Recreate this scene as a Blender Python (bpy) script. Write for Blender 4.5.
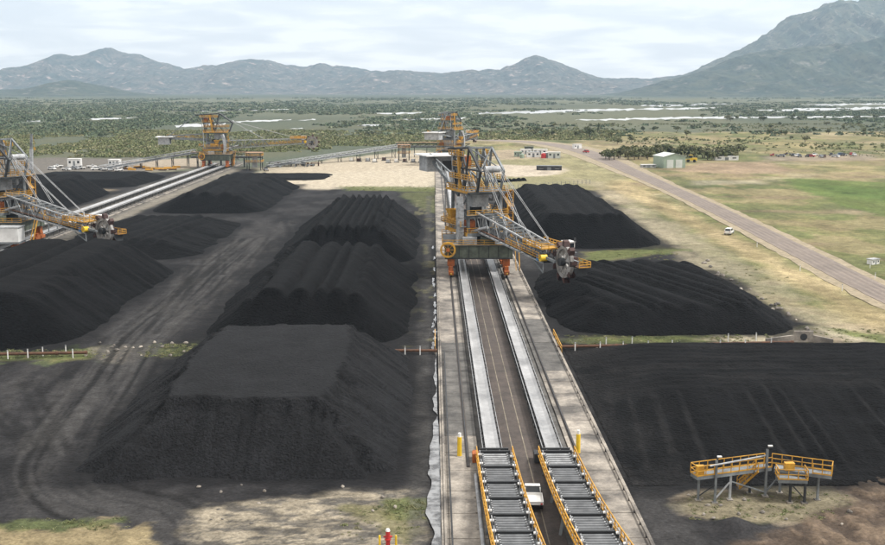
import bpy, math, random
import numpy as np
from mathutils import Vector, Matrix

random.seed(7)
for o in list(bpy.data.objects):
    bpy.data.objects.remove(o)
S = bpy.context.scene
R = math.radians

# ------------------------------------------------------------------ camera
F_PX, CX, CY = 1062.0, 442.5, 272.5
CAM_H = 42.0
PITCH = math.atan((CY - 88.0) / F_PX)
YAW = math.atan((CX - 433.0) / F_PX)
cam_d = bpy.data.cameras.new('camera')
cam = bpy.data.objects.new('camera', cam_d)
S.collection.objects.link(cam)
cam.location = (0, 0, CAM_H)
cam.rotation_euler = (math.pi / 2 - PITCH, 0, -YAW)
cam_d.sensor_width = 36.0
cam_d.lens = 36.0 * F_PX / 885.0
cam_d.clip_start = 1.0
cam_d.clip_end = 60000.0
S.camera = cam

# ------------------------------------------------------------------ sky, sun, exposure
SUN_EL, SUN_AZ = 56.0, 98.0          # elevation, azimuth clockwise from +Y
w = bpy.data.worlds.new('World'); S.world = w; w.use_nodes = True
nt = w.node_tree; nt.nodes.clear()
wo = nt.nodes.new('ShaderNodeOutputWorld')
bg = nt.nodes.new('ShaderNodeBackground'); bg.inputs['Strength'].default_value = 0.070
sky = nt.nodes.new('ShaderNodeTexSky'); sky.sky_type = 'NISHITA'; sky.sun_disc = False
sky.sun_elevation = R(SUN_EL); sky.sun_rotation = R(SUN_AZ)
sky.air_density = 1.0; sky.dust_density = 2.0
tc = nt.nodes.new('ShaderNodeTexCoord')
sep = nt.nodes.new('ShaderNodeSeparateXYZ'); nt.links.new(tc.outputs['Generated'], sep.inputs[0])
za = nt.nodes.new('ShaderNodeMath'); za.operation = 'ABSOLUTE'; nt.links.new(sep.outputs['Z'], za.inputs[0])
zb = nt.nodes.new('ShaderNodeMath'); zb.operation = 'ADD'; nt.links.new(za.outputs[0], zb.inputs[0]); zb.inputs[1].default_value = 0.16
dv = nt.nodes.new('ShaderNodeVectorMath'); dv.operation = 'DIVIDE'
nt.links.new(tc.outputs['Generated'], dv.inputs[0])
cmb = nt.nodes.new('ShaderNodeCombineXYZ')
for i in range(3): nt.links.new(zb.outputs[0], cmb.inputs[i])
nt.links.new(cmb.outputs[0], dv.inputs[1])
mpg = nt.nodes.new('ShaderNodeMapping'); mpg.inputs['Scale'].default_value = (1.0, 1.0, 5.0)
mpg.inputs['Location'].default_value = (0.4, 0.2, 0.0)
nt.links.new(dv.outputs[0], mpg.inputs['Vector'])
n1 = nt.nodes.new('ShaderNodeTexNoise'); n1.inputs['Scale'].default_value = 2.2; n1.inputs['Detail'].default_value = 8
n1.inputs['Roughness'].default_value = 0.55; n1.inputs['Distortion'].default_value = 0.4
nt.links.new(mpg.outputs[0], n1.inputs['Vector'])
cr = nt.nodes.new('ShaderNodeValToRGB')
cr.color_ramp.elements[0].position = 0.41; cr.color_ramp.elements[0].color = (8.6, 8.2, 7.9, 1)
cr.color_ramp.elements[1].position = 0.58; cr.color_ramp.elements[1].color = (11.4, 10.7, 9.9, 1)
e = cr.color_ramp.elements.new(0.5); e.color = (9.7, 9.2, 8.7, 1)
nt.links.new(n1.outputs['Fac'], cr.inputs[0])
mx = nt.nodes.new('ShaderNodeMixRGB'); mx.inputs[0].default_value = 0.9
nt.links.new(sky.outputs[0], mx.inputs[1]); nt.links.new(cr.outputs[0], mx.inputs[2])
nt.links.new(mx.outputs[0], bg.inputs['Color']); nt.links.new(bg.outputs[0], wo.inputs['Surface'])

sd = bpy.data.lights.new('sun', 'SUN'); sd.energy = 2.3; sd.angle = R(9); sd.color = (1.0, 0.97, 0.92)
sun = bpy.data.objects.new('sun', sd); S.collection.objects.link(sun)
sdir = Vector((math.sin(R(SUN_AZ)) * math.cos(R(SUN_EL)), math.cos(R(SUN_AZ)) * math.cos(R(SUN_EL)), math.sin(R(SUN_EL))))
sun.rotation_euler = sdir.to_track_quat('Z', 'Y').to_euler()
S.view_settings.view_transform = 'Standard'; S.view_settings.look = 'None'
S.view_settings.exposure = 1.14; S.view_settings.gamma = 1.0
S.view_settings.use_curve_mapping = False
S.render.engine = 'CYCLES'
S.render.resolution_x = 1024; S.render.resolution_y = 631

# ------------------------------------------------------------------ survey: sight line -> place on the ground
def ray(px, py):
    dx, dz = (px - CX) / F_PX, -(py - CY) / F_PX
    y = math.cos(PITCH) + dz * math.sin(PITCH)
    z = -math.sin(PITCH) + dz * math.cos(PITCH)
    x = dx
    c, s = math.cos(YAW), math.sin(YAW)
    return Vector((x * c + y * s, -x * s + y * c, z))

def G(px, py, z=0.0):
    r = ray(px, py); t = (z - CAM_H) / r.z
    return Vector((r.x * t, r.y * t, z))

# ------------------------------------------------------------------ numpy noise
_TB = np.random.RandomState(77).rand(512 * 512).astype(np.float32)
def vn(x, y, seed=0):
    x = np.asarray(x, np.float32) + np.float32(seed * 37.0); y = np.asarray(y, np.float32) + np.float32(seed * 17.0)
    x, y = np.broadcast_arrays(x, y)
    xf, yf = np.floor(x), np.floor(y); fx, fy = x - xf, y - yf
    fx = fx * fx * (3 - 2 * fx); fy = fy * fy * (3 - 2 * fy)
    xi = xf.astype(np.int32) & 511; yi = (yf.astype(np.int32) & 511) << 9
    x1 = (xi + 1) & 511; y1 = (yi + 512) & 262143
    a, b, c, d = _TB[yi + xi], _TB[yi + x1], _TB[y1 + xi], _TB[y1 + x1]
    a = a + (b - a) * fx; c = c + (d - c) * fx
    return a + (c - a) * fy

def fbm(x, y, seed=0, oct=4, gain=0.5):
    s = 0; a = 1; t = 0
    for k in range(oct):
        s = s + a * vn(x * 2 ** k + 13.7 * k, y * 2 ** k - 7.1 * k, seed + k); t += a; a *= gain
    return s / t

def ridged(x, y, seed=0, oct=4):
    s = 0; a = 1; t = 0
    for k in range(oct):
        s = s + a * (1 - np.abs(2 * vn(x * 2 ** k + 5.3 * k, y * 2 ** k + 9.1 * k, seed + k) - 1)); t += a; a *= 0.5
    return s / t

def sstep(a, b, x):
    t = np.clip((x - a) / (b - a), 0, 1); return t * t * (3 - 2 * t)

# ------------------------------------------------------------------ materials
def mat(name, col, rough=0.7, metal=0.0, nscale=0.6, namt=0.25, col2=None, bump=0.0, bscale=6.0, spec=0.4, attr=None, detail=6, thresh=None, grain=0.0, gscale=3.0, bdist=0.15):
    m = bpy.data.materials.new(name); m.use_nodes = True
    t = m.node_tree; b = t.nodes['Principled BSDF']
    b.inputs['Roughness'].default_value = rough; b.inputs['Metallic'].default_value = metal
    b.inputs['Specular IOR Level'].default_value = spec
    geo = t.nodes.new('ShaderNodeNewGeometry')
    nz = t.nodes.new('ShaderNodeTexNoise'); nz.inputs['Scale'].default_value = nscale; nz.inputs['Detail'].default_value = detail
    nz.inputs['Roughness'].default_value = 0.62
    t.links.new(geo.outputs['Position'], nz.inputs['Vector'])
    rp = t.nodes.new('ShaderNodeValToRGB')
    lo, hi = thresh or (0.3, 0.7)
    rp.color_ramp.elements[0].position = lo; rp.color_ramp.elements[1].position = hi
    t.links.new(nz.outputs['Fac'], rp.inputs[0])
    if grain:
        ng = t.nodes.new('ShaderNodeTexNoise'); ng.inputs['Scale'].default_value = gscale; ng.inputs['Detail'].default_value = 8
        ng.inputs['Roughness'].default_value = 0.75
        t.links.new(geo.outputs['Position'], ng.inputs['Vector'])
        mr = t.nodes.new('ShaderNodeMapRange'); mr.inputs[1].default_value = 0.3; mr.inputs[2].default_value = 0.7
        mr.inputs[3].default_value = 1 - grain; mr.inputs[4].default_value = 1 + grain
        mr.clamp = False
        t.links.new(ng.outputs['Fac'], mr.inputs[0])
        gm = t.nodes.new('ShaderNodeVectorMath'); gm.operation = 'SCALE'
        t.links.new(mr.outputs[0], gm.inputs['Scale'])
    if attr:
        at = t.nodes.new('ShaderNodeAttribute'); at.attribute_name = attr
        rp.color_ramp.elements[0].color = (1 - namt,) * 3 + (1,); rp.color_ramp.elements[1].color = (1 + namt,) * 3 + (1,)
        mm = t.nodes.new('ShaderNodeMixRGB'); mm.blend_type = 'MULTIPLY'; mm.inputs[0].default_value = 1
        t.links.new(at.outputs['Color'], mm.inputs[1]); t.links.new(rp.outputs[0], mm.inputs[2])
        src = mm.outputs[0]
    else:
        c2 = col2 or tuple(c * (1 - namt) for c in col)
        c1 = col if col2 else tuple(c * (1 + namt) for c in col)
        rp.color_ramp.elements[0].color = tuple(c2) + (1,); rp.color_ramp.elements[1].color = tuple(c1) + (1,)
        src = rp.outputs[0]
    if grain:
        t.links.new(src, gm.inputs[0]); src = gm.outputs[0]
    t.links.new(src, b.inputs['Base Color'])
    if bump:
        nb = t.nodes.new('ShaderNodeTexNoise'); nb.inputs['Scale'].default_value = bscale; nb.inputs['Detail'].default_value = 5
        t.links.new(geo.outputs['Position'], nb.inputs['Vector'])
        bp = t.nodes.new('ShaderNodeBump'); bp.inputs['Strength'].default_value = bump; bp.inputs['Distance'].default_value = bdist
        t.links.new(nb.outputs['Fac'], bp.inputs['Height']); t.links.new(bp.outputs[0], b.inputs['Normal'])
    return m

M = {}
M['coal'] = mat('coal', (0.0034, 0.0036, 0.0041), 0.8, nscale=0.16, namt=0.5, bump=1.0, bscale=2.6, spec=0.07, detail=12, grain=0.8, gscale=1.7, bdist=0.5)
M['coal_dusty'] = mat('coal_dusty', (1, 1, 1), 0.8, attr='albedo', nscale=0.16, namt=0.45, bump=1.0, bscale=2.6, spec=0.07, detail=12, grain=0.75, gscale=1.7, bdist=0.5)
M['coal_fine'] = mat('coal_fine', (0.0105, 0.0109, 0.0121), 0.8, nscale=0.2, namt=0.4, bump=1.0, bscale=3.6, spec=0.12, detail=12, grain=0.7, gscale=2.2, bdist=0.5)
M['ground'] = mat('ground', (1, 1, 1), 0.92, attr='albedo', nscale=0.45, namt=0.34, bump=1.0, bscale=1.8, spec=0.12, detail=9, grain=0.5, gscale=2.6)
M['concrete'] = mat('concrete', (0.33, 0.295, 0.25), 0.85, nscale=0.16, col2=(0.085, 0.078, 0.071), bump=0.25, detail=12, grain=0.35, gscale=2, thresh=(0.38, 0.62))
M['concrete_dirty'] = mat('concrete_dirty', (0.15, 0.142, 0.13), 0.85, nscale=0.3, col2=(0.035, 0.034, 0.033), bump=0.3, detail=10, grain=0.3, gscale=2)
M['lane'] = mat('lane', (0.088, 0.07, 0.06), 0.85, nscale=0.3, col2=(0.04, 0.034, 0.031), bump=0.3, detail=10, grain=0.3, gscale=2)
M['paint_line'] = mat('paint_line', (0.28, 0.24, 0.18), 0.8, nscale=0.5, col2=(0.09, 0.08, 0.06))
M['belt'] = mat('belt', (0.40, 0.40, 0.40), 0.36, nscale=0.18, col2=(0.16, 0.162, 0.165), spec=0.5, detail=11, grain=0.25, gscale=1.5)
M['belt_dark'] = mat('belt_dark', (0.028, 0.030, 0.032), 0.5, nscale=0.8, namt=0.3)
M['steel'] = mat('steel', (0.22, 0.24, 0.25), 0.6, nscale=0.6, col2=(0.08, 0.086, 0.09), detail=10, grain=.2, gscale=2)
M['steel_light'] = mat('steel_light', (0.42, 0.435, 0.445), 0.55, nscale=0.5, col2=(0.19, 0.193, 0.197), detail=10, grain=.2, gscale=2)
M['steel_dark'] = mat('steel_dark', (0.042, 0.045, 0.048), 0.6, nscale=0.7, col2=(0.018, 0.019, 0.021), detail=8)
M['steel_green'] = mat('steel_green', (0.125, 0.145, 0.11), 0.6, nscale=0.5, col2=(0.05, 0.056, 0.045), detail=9, grain=.25, gscale=1.2)
M['yellow'] = mat('yellow', (0.62, 0.33, 0.035), 0.6, nscale=0.7, col2=(0.30, 0.16, 0.035), detail=10, grain=.2, gscale=2)
M['yellow_bright'] = mat('yellow_bright', (0.78, 0.52, 0.02), 0.5, nscale=1.5, col2=(0.55, 0.36, 0.03), detail=8)
M['orange'] = mat('orange', (0.46, 0.12, 0.02), 0.6, nscale=0.8, col2=(0.16, 0.055, 0.022), detail=10, grain=.25, gscale=2)
M['rust'] = mat('rust', (0.13, 0.062, 0.033), 0.85, nscale=1.2, col2=(0.05, 0.03, 0.022), detail=9)
M['maroon'] = mat('maroon', (0.085, 0.04, 0.034), 0.75, nscale=1.0, col2=(0.022, 0.016, 0.016), grain=.3)
M['white'] = mat('white', (0.78, 0.78, 0.76), 0.45, nscale=0.6, col2=(0.58, 0.575, 0.56), detail=8)
M['red'] = mat('red', (0.42, 0.03, 0.03), 0.5, nscale=1.0, namt=0.25)
M['blue'] = mat('blue', (0.06, 0.16, 0.34), 0.5, nscale=1.0, namt=0.25)
M['green_sheet'] = mat('green_sheet', (0.30, 0.37, 0.29), 0.55, nscale=0.3, col2=(0.22, 0.28, 0.22))
M['roof_sheet'] = mat('roof_sheet', (0.55, 0.58, 0.54), 0.5, nscale=0.3, col2=(0.42, 0.45, 0.42))
M['brown_roof'] = mat('brown_roof', (0.36, 0.22, 0.13), 0.8, nscale=0.3, col2=(0.22, 0.14, 0.09))
M['glass'] = mat('glass', (0.02, 0.025, 0.03), 0.12, namt=0.1, spec=0.6)
M['roller_grey'] = mat('roller_grey', (0.18, 0.187, 0.195), 0.5, nscale=0.9, col2=(0.085, 0.09, 0.095), detail=8)
M['wheel_steel'] = mat('wheel_steel', (0.36, 0.35, 0.335), 0.6, nscale=0.6, col2=(0.12, 0.11, 0.10), detail=10, grain=.25, gscale=2)
M['rubber'] = mat('rubber', (0.018, 0.018, 0.018), 0.85, namt=0.2)
M['asphalt'] = mat('asphalt', (0.215, 0.178, 0.150), 0.9, nscale=0.12, col2=(0.15, 0.125, 0.106), bump=0.2, detail=9, grain=0.2, gscale=.7)
M['wheel_path'] = mat('wheel_path', (0.185, 0.152, 0.128), 0.88, nscale=0.1, col2=(0.115, 0.096, 0.083), detail=9, grain=.2, gscale=.5)
M['shoulder'] = mat('shoulder', (0.30, 0.25, 0.175), 0.95, nscale=0.2, col2=(0.20, 0.165, 0.105), bump=0.3, detail=9, grain=0.3, gscale=.8)
M['water'] = mat('water', (0.10, 0.11, 0.11), 0.06, nscale=0.02, namt=0.2, spec=0.6)
M['wet'] = mat('wet', (0.20, 0.205, 0.21), 0.22, nscale=0.55, col2=(0.03, 0.031, 0.033), spec=0.6, detail=11, thresh=(0.40,0.56))
M['pond_sky_tone'] = mat('pond_sky_tone', (0.40, 0.41, 0.41), 0.3, nscale=0.02, namt=0.2)  # pond water: pale base colour paints in the reflected sky
M['foliage'] = mat('foliage', (1, 1, 1), 0.8, attr='tint', nscale=0.5, namt=0.35, spec=0.2)
M['bark'] = mat('bark', (0.13, 0.105, 0.085), 0.9, nscale=2, namt=0.3)
M['rail_steel'] = mat('rail_steel', (0.075, 0.06, 0.05), 0.6, nscale=1.2, col2=(0.03, 0.026, 0.024), detail=8)

# ------------------------------------------------------------------ mesh helpers
class MB:
    def __init__(s, mtx=None):
        s.v = []; s.f = []; s.m = mtx
    def add(s, vs, fs):
        n = len(s.v)
        if s.m is not None: vs = [tuple(s.m @ Vector(p)) for p in vs]
        s.v += [tuple(p) for p in vs]; s.f += [tuple(i + n for i in f) for f in fs]
        return s
    def box(s, x0, x1, y0, y1, z0, z1):
        vs = [(x0, y0, z0), (x1, y0, z0), (x1, y1, z0), (x0, y1, z0), (x0, y0, z1), (x1, y0, z1), (x1, y1, z1), (x0, y1, z1)]
        return s.add(vs, [(0, 3, 2, 1), (4, 5, 6, 7), (0, 1, 5, 4), (1, 2, 6, 5), (2, 3, 7, 6), (3, 0, 4, 7)])
    def frame(s, d):
        d = d.normalized(); up = Vector((0, 0, 1)) if abs(d.z) < 0.95 else Vector((0, 1, 0))
        a = d.cross(up).normalized(); return a, a.cross(d).normalized()
    def beam(s, p, q, wd=0.2, hg=None):
        p, q = Vector(p), Vector(q); hg = hg or wd
        a, b = s.frame(q - p); a = a * wd / 2; b = b * hg / 2
        vs = [p - a - b, p + a - b, p + a + b, p - a + b, q - a - b, q + a - b, q + a + b, q - a + b]
        return s.add(vs, [(0, 1, 2, 3), (7, 6, 5, 4), (0, 4, 5, 1), (1, 5, 6, 2), (2, 6, 7, 3), (3, 7, 4, 0)])
    def tube(s, p, q, r, r2=None, n=8, caps=True):
        p, q = Vector(p), Vector(q); r2 = r if r2 is None else r2
        a, b = s.frame(q - p); vs = []
        for k in range(n):
            t = 2 * math.pi * k / n; c = a * math.cos(t) + b * math.sin(t)
            vs.append(p + c * r); vs.append(q + c * r2)
        fs = [(2 * k, 2 * ((k + 1) % n), 2 * ((k + 1) % n) + 1, 2 * k + 1) for k in range(n)]
        if caps: fs += [tuple(2 * k for k in reversed(range(n))), tuple(2 * k + 1 for k in range(n))]
        return s.add(vs, fs)
    def path(s, pts, wd, hg=None):
        for a, b in zip(pts[:-1], pts[1:]): s.beam(a, b, wd, hg)
        return s
    def ring(s, c, axis, r0, r1, t, n=20):
        c, axis = Vector(c), Vector(axis).normalized(); a, b = s.frame(axis); vs = []
        for k in range(n):
            th = 2 * math.pi * k / n; d = a * math.cos(th) + b * math.sin(th)
            vs += [c + d * r0 - axis * t / 2, c + d * r1 - axis * t / 2, c + d * r1 + axis * t / 2, c + d * r0 + axis * t / 2]
        fs = []
        for k in range(n):
            i, j = 4 * k, 4 * ((k + 1) % n)
            for q in range(4): fs.append((i + q, i + (q + 1) % 4, j + (q + 1) % 4, j + q))
        return s.add(vs, fs)
    def rail(s, pts, h=1.1, step=2.0, r=0.05, posts=True):
        seen = set()
        for a, b in zip(pts[:-1], pts[1:]):
            a, b = Vector(a), Vector(b); up = Vector((0, 0, 1))
            for hh in (h, h * 0.52): s.beam(a + up * hh, b + up * hh, r * 2)
            s.beam(a + up * 0.09, b + up * 0.09, 0.03, 0.14)
            if posts:
                n = max(1, int((b - a).length / step))
                for k in range(n + 1):
                    p = a.lerp(b, k / n); key = (round(p.x, 2), round(p.y, 2), round(p.z, 2))
                    if key in seen: continue
                    seen.add(key); s.beam(p - up * .004, p + up * (h + .012), r * 2.1)
        return s
    def mesh(s, name):
        me = bpy.data.meshes.new(name); me.from_pydata(s.v, [], s.f); me.update(); return me

def link(o): S.collection.objects.link(o); return o

def tag(o, label=None, cat=None, group=None, kind=None):
    if label: o['label'] = label
    if cat: o['category'] = cat
    if group: o['group'] = group
    if kind: o['kind'] = kind
    return o

def ob(name, mb, m, parent=None, label=None, kind=None, smooth=False):
    me = mb.mesh(name) if isinstance(mb, MB) else mb
    if not me.materials: me.materials.append(M[m] if isinstance(m, str) else m)
    if smooth:
        me.polygons.foreach_set('use_smooth', [True] * len(me.polygons))
    o = link(bpy.data.objects.new(name, me))
    if parent: o.parent = parent
    return tag(o, label, kind=kind)

def thing(name, label, cat, loc=(0, 0, 0), rz=0.0, group=None):
    o = bpy.data.objects.new(name, None); link(o); o.location = loc; o.rotation_euler = (0, 0, rz)
    o.empty_display_size = 0.5
    return tag(o, label, cat, group)

def copy_tree(o, parent=None):
    c = o.copy(); link(c); c.parent = parent
    for ch in list(o.children): copy_tree(ch, c)
    return c

def grid_mesh(name, X, Y, Z):
    ny, nx = X.shape
    me = bpy.data.meshes.new(name)
    co = np.stack([X, Y, Z], -1).reshape(-1, 3).astype(np.float32)
    i = np.arange(nx * ny).reshape(ny, nx)
    q = np.stack([i[:-1, :-1], i[:-1, 1:], i[1:, 1:], i[1:, :-1]], -1).reshape(-1, 4)
    me.vertices.add(len(co)); me.vertices.foreach_set('co', co.ravel())
    me.loops.add(q.size); me.loops.foreach_set('vertex_index', q.ravel().astype(np.int32))
    me.polygons.add(len(q)); me.polygons.foreach_set('loop_start', np.arange(0, q.size, 4, dtype=np.int32))
    me.polygons.foreach_set('use_smooth', np.ones(len(q), bool))
    me.update(calc_edges=True); me.validate()
    return me

def tri_mesh(name, V, T, tint=None):
    me = bpy.data.meshes.new(name)
    me.vertices.add(len(V)); me.vertices.foreach_set('co', V.astype(np.float32).ravel())
    me.loops.add(T.size); me.loops.foreach_set('vertex_index', T.ravel().astype(np.int32))
    me.polygons.add(len(T)); me.polygons.foreach_set('loop_start', np.arange(0, T.size, 3, dtype=np.int32))
    me.update(calc_edges=True)
    if tint is not None:
        at = me.color_attributes.new('tint', 'FLOAT_COLOR', 'POINT')
        at.data.foreach_set('color', np.c_[tint, np.ones(len(tint))].astype(np.float32).ravel())
    return me

# ------------------------------------------------------------------ GROUND
xs = list(np.arange(-62, -20, 0.3)) + list(np.arange(-20, 100.01, 0.42))
d = 0.55; x = -62
left = []
while x > -14000: d = d * 1.028 if d > 0.9 or x < -70 else d * 1.01; d = max(d, 0.55); x -= d; left.append(x)
right = []; d = 0.55; x = 100
while x < 14000: d = d * 1.028; x += d; right.append(x)
xs = np.array(left[::-1] + xs + right)
ys = [62.0]
while ys[-1] < 15000: ys.append(ys[-1] + max(0.32, ys[-1] ** 2 / 44600 * 0.75))
ys = np.array([-400, -100, 0, 30, 50] + ys)
GX, GY = np.meshgrid(xs, ys)

def poly_sd(px, py, poly):
    x, y = px, py; n = len(poly); dmin = np.full(x.shape, 1e18); inside = np.zeros(x.shape, bool)
    for i in range(n):
        (ax, ay), (bx, by) = poly[i], poly[(i + 1) % n]
        ex, ey = bx - ax, by - ay
        t = np.clip(((x - ax) * ex + (y - ay) * ey) / (ex * ex + ey * ey + 1e-9), 0, 1)
        dmin = np.minimum(dmin, (x - ax - t * ex) ** 2 + (y - ay - t * ey) ** 2)
        cond = ((ay > y) != (by > y)) & (x < (bx - ax) * (y - ay) / ((by - ay) + 1e-12) + ax)
        inside ^= cond
    dd = np.sqrt(dmin); return np.where(inside, dd, -dd)

def line_d(px, py, pts):
    dm = np.full(px.shape, 1e18)
    for (ax, ay), (bx, by) in zip(pts[:-1], pts[1:]):
        ex, ey = bx - ax, by - ay
        t = np.clip(((px - ax) * ex + (py - ay) * ey) / (ex * ex + ey * ey + 1e-9), 0, 1)
        dm = np.minimum(dm, (px - ax - t * ex) ** 2 + (py - ay - t * ey) ** 2)
    return np.sqrt(dm)

def line_sd(px, py, pts):
    dm = np.full(px.shape, 1e18); sg = np.zeros(px.shape); al = np.zeros(px.shape); acc = 0.0
    for (ax, ay), (bx, by) in zip(pts[:-1], pts[1:]):
        ex, ey = bx - ax, by - ay; L_ = math.hypot(ex, ey)
        t = np.clip(((px - ax) * ex + (py - ay) * ey) / (L_ * L_ + 1e-9), 0, 1)
        d2 = (px - ax - t * ex) ** 2 + (py - ay - t * ey) ** 2
        m = d2 < dm; dm = np.where(m, d2, dm)
        cr_ = ex * (py - ay) - ey * (px - ax)
        sg = np.where(m, np.sign(cr_), sg); al = np.where(m, acc + t * L_, al); acc += L_
    return np.sqrt(dm) * sg, al

def W(pts): return [(lambda g: (g.x, g.y))(G(a, b)) for a, b in pts]

ALB = np.zeros(GX.shape + (3,))
def C(*c): return np.array(c)
def lay(mask, c):
    global ALB
    c = np.asarray(c)
    ALB = ALB * (1 - mask[..., None]) + c * mask[..., None]
def zone(poly, c, feather=2.0, rough=3.0, nscale=0.1, alpha=1.0, seed=1):
    mg = rough + feather + 2
    px_ = [p[0] for p in poly]; py_ = [p[1] for p in poly]
    i0, i1 = np.searchsorted(ys, min(py_) - mg), np.searchsorted(ys, max(py_) + mg)
    j0, j1 = np.searchsorted(xs, min(px_) - mg), np.searchsorted(xs, max(px_) + mg)
    if i1 <= i0 or j1 <= j0: return
    gx, gy = GX[i0:i1, j0:j1], GY[i0:i1, j0:j1]
    sdv = poly_sd(gx, gy, poly) + (fbm(gx * nscale, gy * nscale, seed, 5, 0.6) - 0.5) * 2 * rough
    m = (sstep(-feather, feather, sdv) * alpha)[..., None]
    ALB[i0:i1, j0:j1] = ALB[i0:i1, j0:j1] * (1 - m) + np.asarray(c) * m
def mixc(t, a, b): return a[None, None] * (1 - t[..., None]) + b[None, None] * t[..., None]

# far plain: mangrove and salt marsh
nA = fbm(GX / 260, GY / 700, 3, 6); nB = fbm(GX / 60, GY / 120, 5, 5); nC = fbm(GX / 14, GY / 14, 9, 5)
ALB = mixc(sstep(0.35, 0.65, nA), C(0.09, 0.105, 0.072), C(0.125, 0.132, 0.085))
lay(sstep(0.5, 0.68, nB) * 0.5, C(0.125, 0.12, 0.07))
lay(sstep(2600, 3400, GY + (nA - .5) * 900) * 0.75, C(0.15, 0.155, 0.10))
lay(sstep(3800, 5200, GY + (nA - .5) * 1200) * 0.7, C(0.06, 0.08, 0.055))
# right field: dry grass with greener swards
fld = [(g[0], g[1]) for g in W([(440, 132), (1300, 132), (1700, 200), (1500, 545), (900, 420), (640, 240), (540, 175), (430, 150)])]
gr = mixc(sstep(0.38, 0.62, fbm(GX / 45, GY / 90, 21, 5)), C(0.14, 0.152, 0.06), C(0.26, 0.225, 0.11))
sdv = poly_sd(GX, GY, fld) + (fbm(GX / 60, GY / 60, 23) - 0.5) * 60
lay(sstep(-15, 15, sdv), gr)
lay(sstep(0.55, 0.68, fbm(GX / 22, GY / 50, 27, 5)) * sstep(-15, 15, sdv) * 0.6, C(0.075, 0.095, 0.04))
lay(sstep(0.6, 0.72, fbm(GX / 30, GY / 40, 29, 5)) * sstep(-15, 15, sdv) * 0.55, C(0.40, 0.34, 0.23))
fm = sstep(-15, 15, sdv)
st = fbm(GX / 16, GY / 22, 43, 6, .62)
lay(sstep(.50, .62, st) * fm * .6, C(0.27, 0.215, 0.125))
lay((1 - sstep(.36, .47, st)) * fm * .6, C(0.10, 0.108, 0.05))
lay(sstep(.60, .70, fbm(GX / 70, GY / 26, 44, 5)) * fm * .6, C(0.22, 0.165, 0.11))
zone(W([(775, 180), (800, 178), (960, 187), (960, 228), (885, 216), (835, 203)]), C(0.105, 0.15, 0.04), 3, 9, 0.05, 0.8, 31)
zone(W([(790, 183), (850, 186), (960, 198), (960, 208), (870, 198)]), C(0.07, 0.115, 0.03), 3, 10, 0.05, 0.6, 33)
zone(W([(690, 163), (770, 162), (790, 170), (740, 174), (680, 172)]), C(0.30, 0.22, 0.15), 5, 12, 0.04, 0.8, 35)
zone(W([(760, 156), (870, 154), (880, 160), (765, 161)]), C(0.26, 0.21, 0.17), 5, 10, 0.04, 0.7, 36)
zone(W([(686, 180), (760, 180), (762, 184), (690, 185)]), C(0.34, 0.30, 0.22), 3, 5, 0.08, 0.6, 37)
# verge between yard and road
verge = W([(540, 172), (585, 178), (700, 232), (820, 300), (1000, 385), (1000, 350), (885, 312), (780, 258), (690, 212), (610, 172), (560, 160)])
lay(sstep(-4, 4, poly_sd(GX, GY, verge) + (nC - .5) * 6), mixc(sstep(.35, .65, fbm(GX / 9, GY / 25, 41, 5)), C(0.25, 0.205, 0.11), C(0.37, 0.30, 0.17)))
# yard: coal-dusted hardstand
yard = W([(-600, 700), (-600, 240), (-100, 192), (60, 188), (150, 172), (255, 168), (262, 178), (330, 176), (338, 189), (437, 189), (520, 188), (600, 190), (668, 240), (800, 322), (885, 352), (1060, 420), (1500, 700)])
ysd = poly_sd(GX, GY, yard) + (fbm(GX / 10, GY / 16, 51, 5) - 0.5) * 9
ym = sstep(-2.5, 2.5, ysd)
yc = mixc(sstep(0.3, 0.7, fbm(GX / 6, GY / 12, 53, 7, .6)), C(0.013, 0.013, 0.014), C(0.034, 0.033, 0.034))
lay(ym, yc)
lay(sstep(-14, -2, ysd) * (1 - sstep(-2, 3, ysd)) * 0.5 * sstep(.35, .6, nC), C(0.33, 0.28, 0.205))     # pale sandy margin
# sand pads at the far end
sand = W([(255, 186), (262, 176), (300, 166), (345, 160), (437, 152), (437, 189), (345, 187), (330, 190)])
zone(sand, C(0.47, 0.41, 0.315), 5, 10, 0.05, 0.95, 55)
zone(W([(255, 168), (420, 150), (438, 153), (438, 166), (300, 176), (262, 180)]), C(0.42, 0.36, 0.27), 5, 14, 0.05, 0.8, 56)
zone(W([(130, 160), (200, 158), (205, 166), (150, 172), (105, 170)]), C(0.36, 0.30, 0.23), 5, 12, 0.04, 0.9, 57)
zone(W([(-60, 158), (130, 158), (150, 172), (60, 180), (-60, 184)]), C(0.15, 0.135, 0.12), 6, 15, 0.04, 0.9, 58)
zone(W([(40, 190), (105, 190), (95, 197), (60, 203), (30, 200)]), C(0.33, 0.27, 0.19), 4, 8, 0.06, 0.8, 59)
zone(W([(500, 148), (560, 146), (600, 155), (640, 176), (600, 186), (500, 189), (470, 175)]), C(0.255, 0.235, 0.13), 6, 12, 0.05, 0.9, 60)
zone(W([(490, 150), (560, 150), (560, 159), (490, 160)]), C(0.36, 0.29, 0.21), 5, 10, 0.05, 0.8, 61)
zone(W([(470, 163), (560, 166), (566, 174), (520, 177), (470, 172)]), C(0.50, 0.43, 0.35), 4, 8, 0.06, 0.85, 62)
zone(W([(560, 176), (600, 182), (700, 238), (800, 300), (800, 318), (760, 300), (668, 236), (600, 190)]), C(0.33, 0.28, 0.20), 3, 6, 0.09, 0.45, 63)
zone(W([(600, 200), (640, 216), (700, 256), (760, 298), (735, 296), (660, 244)]), C(0.33, 0.29, 0.20), 3, 5, 0.12, 0.6, 64)
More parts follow.
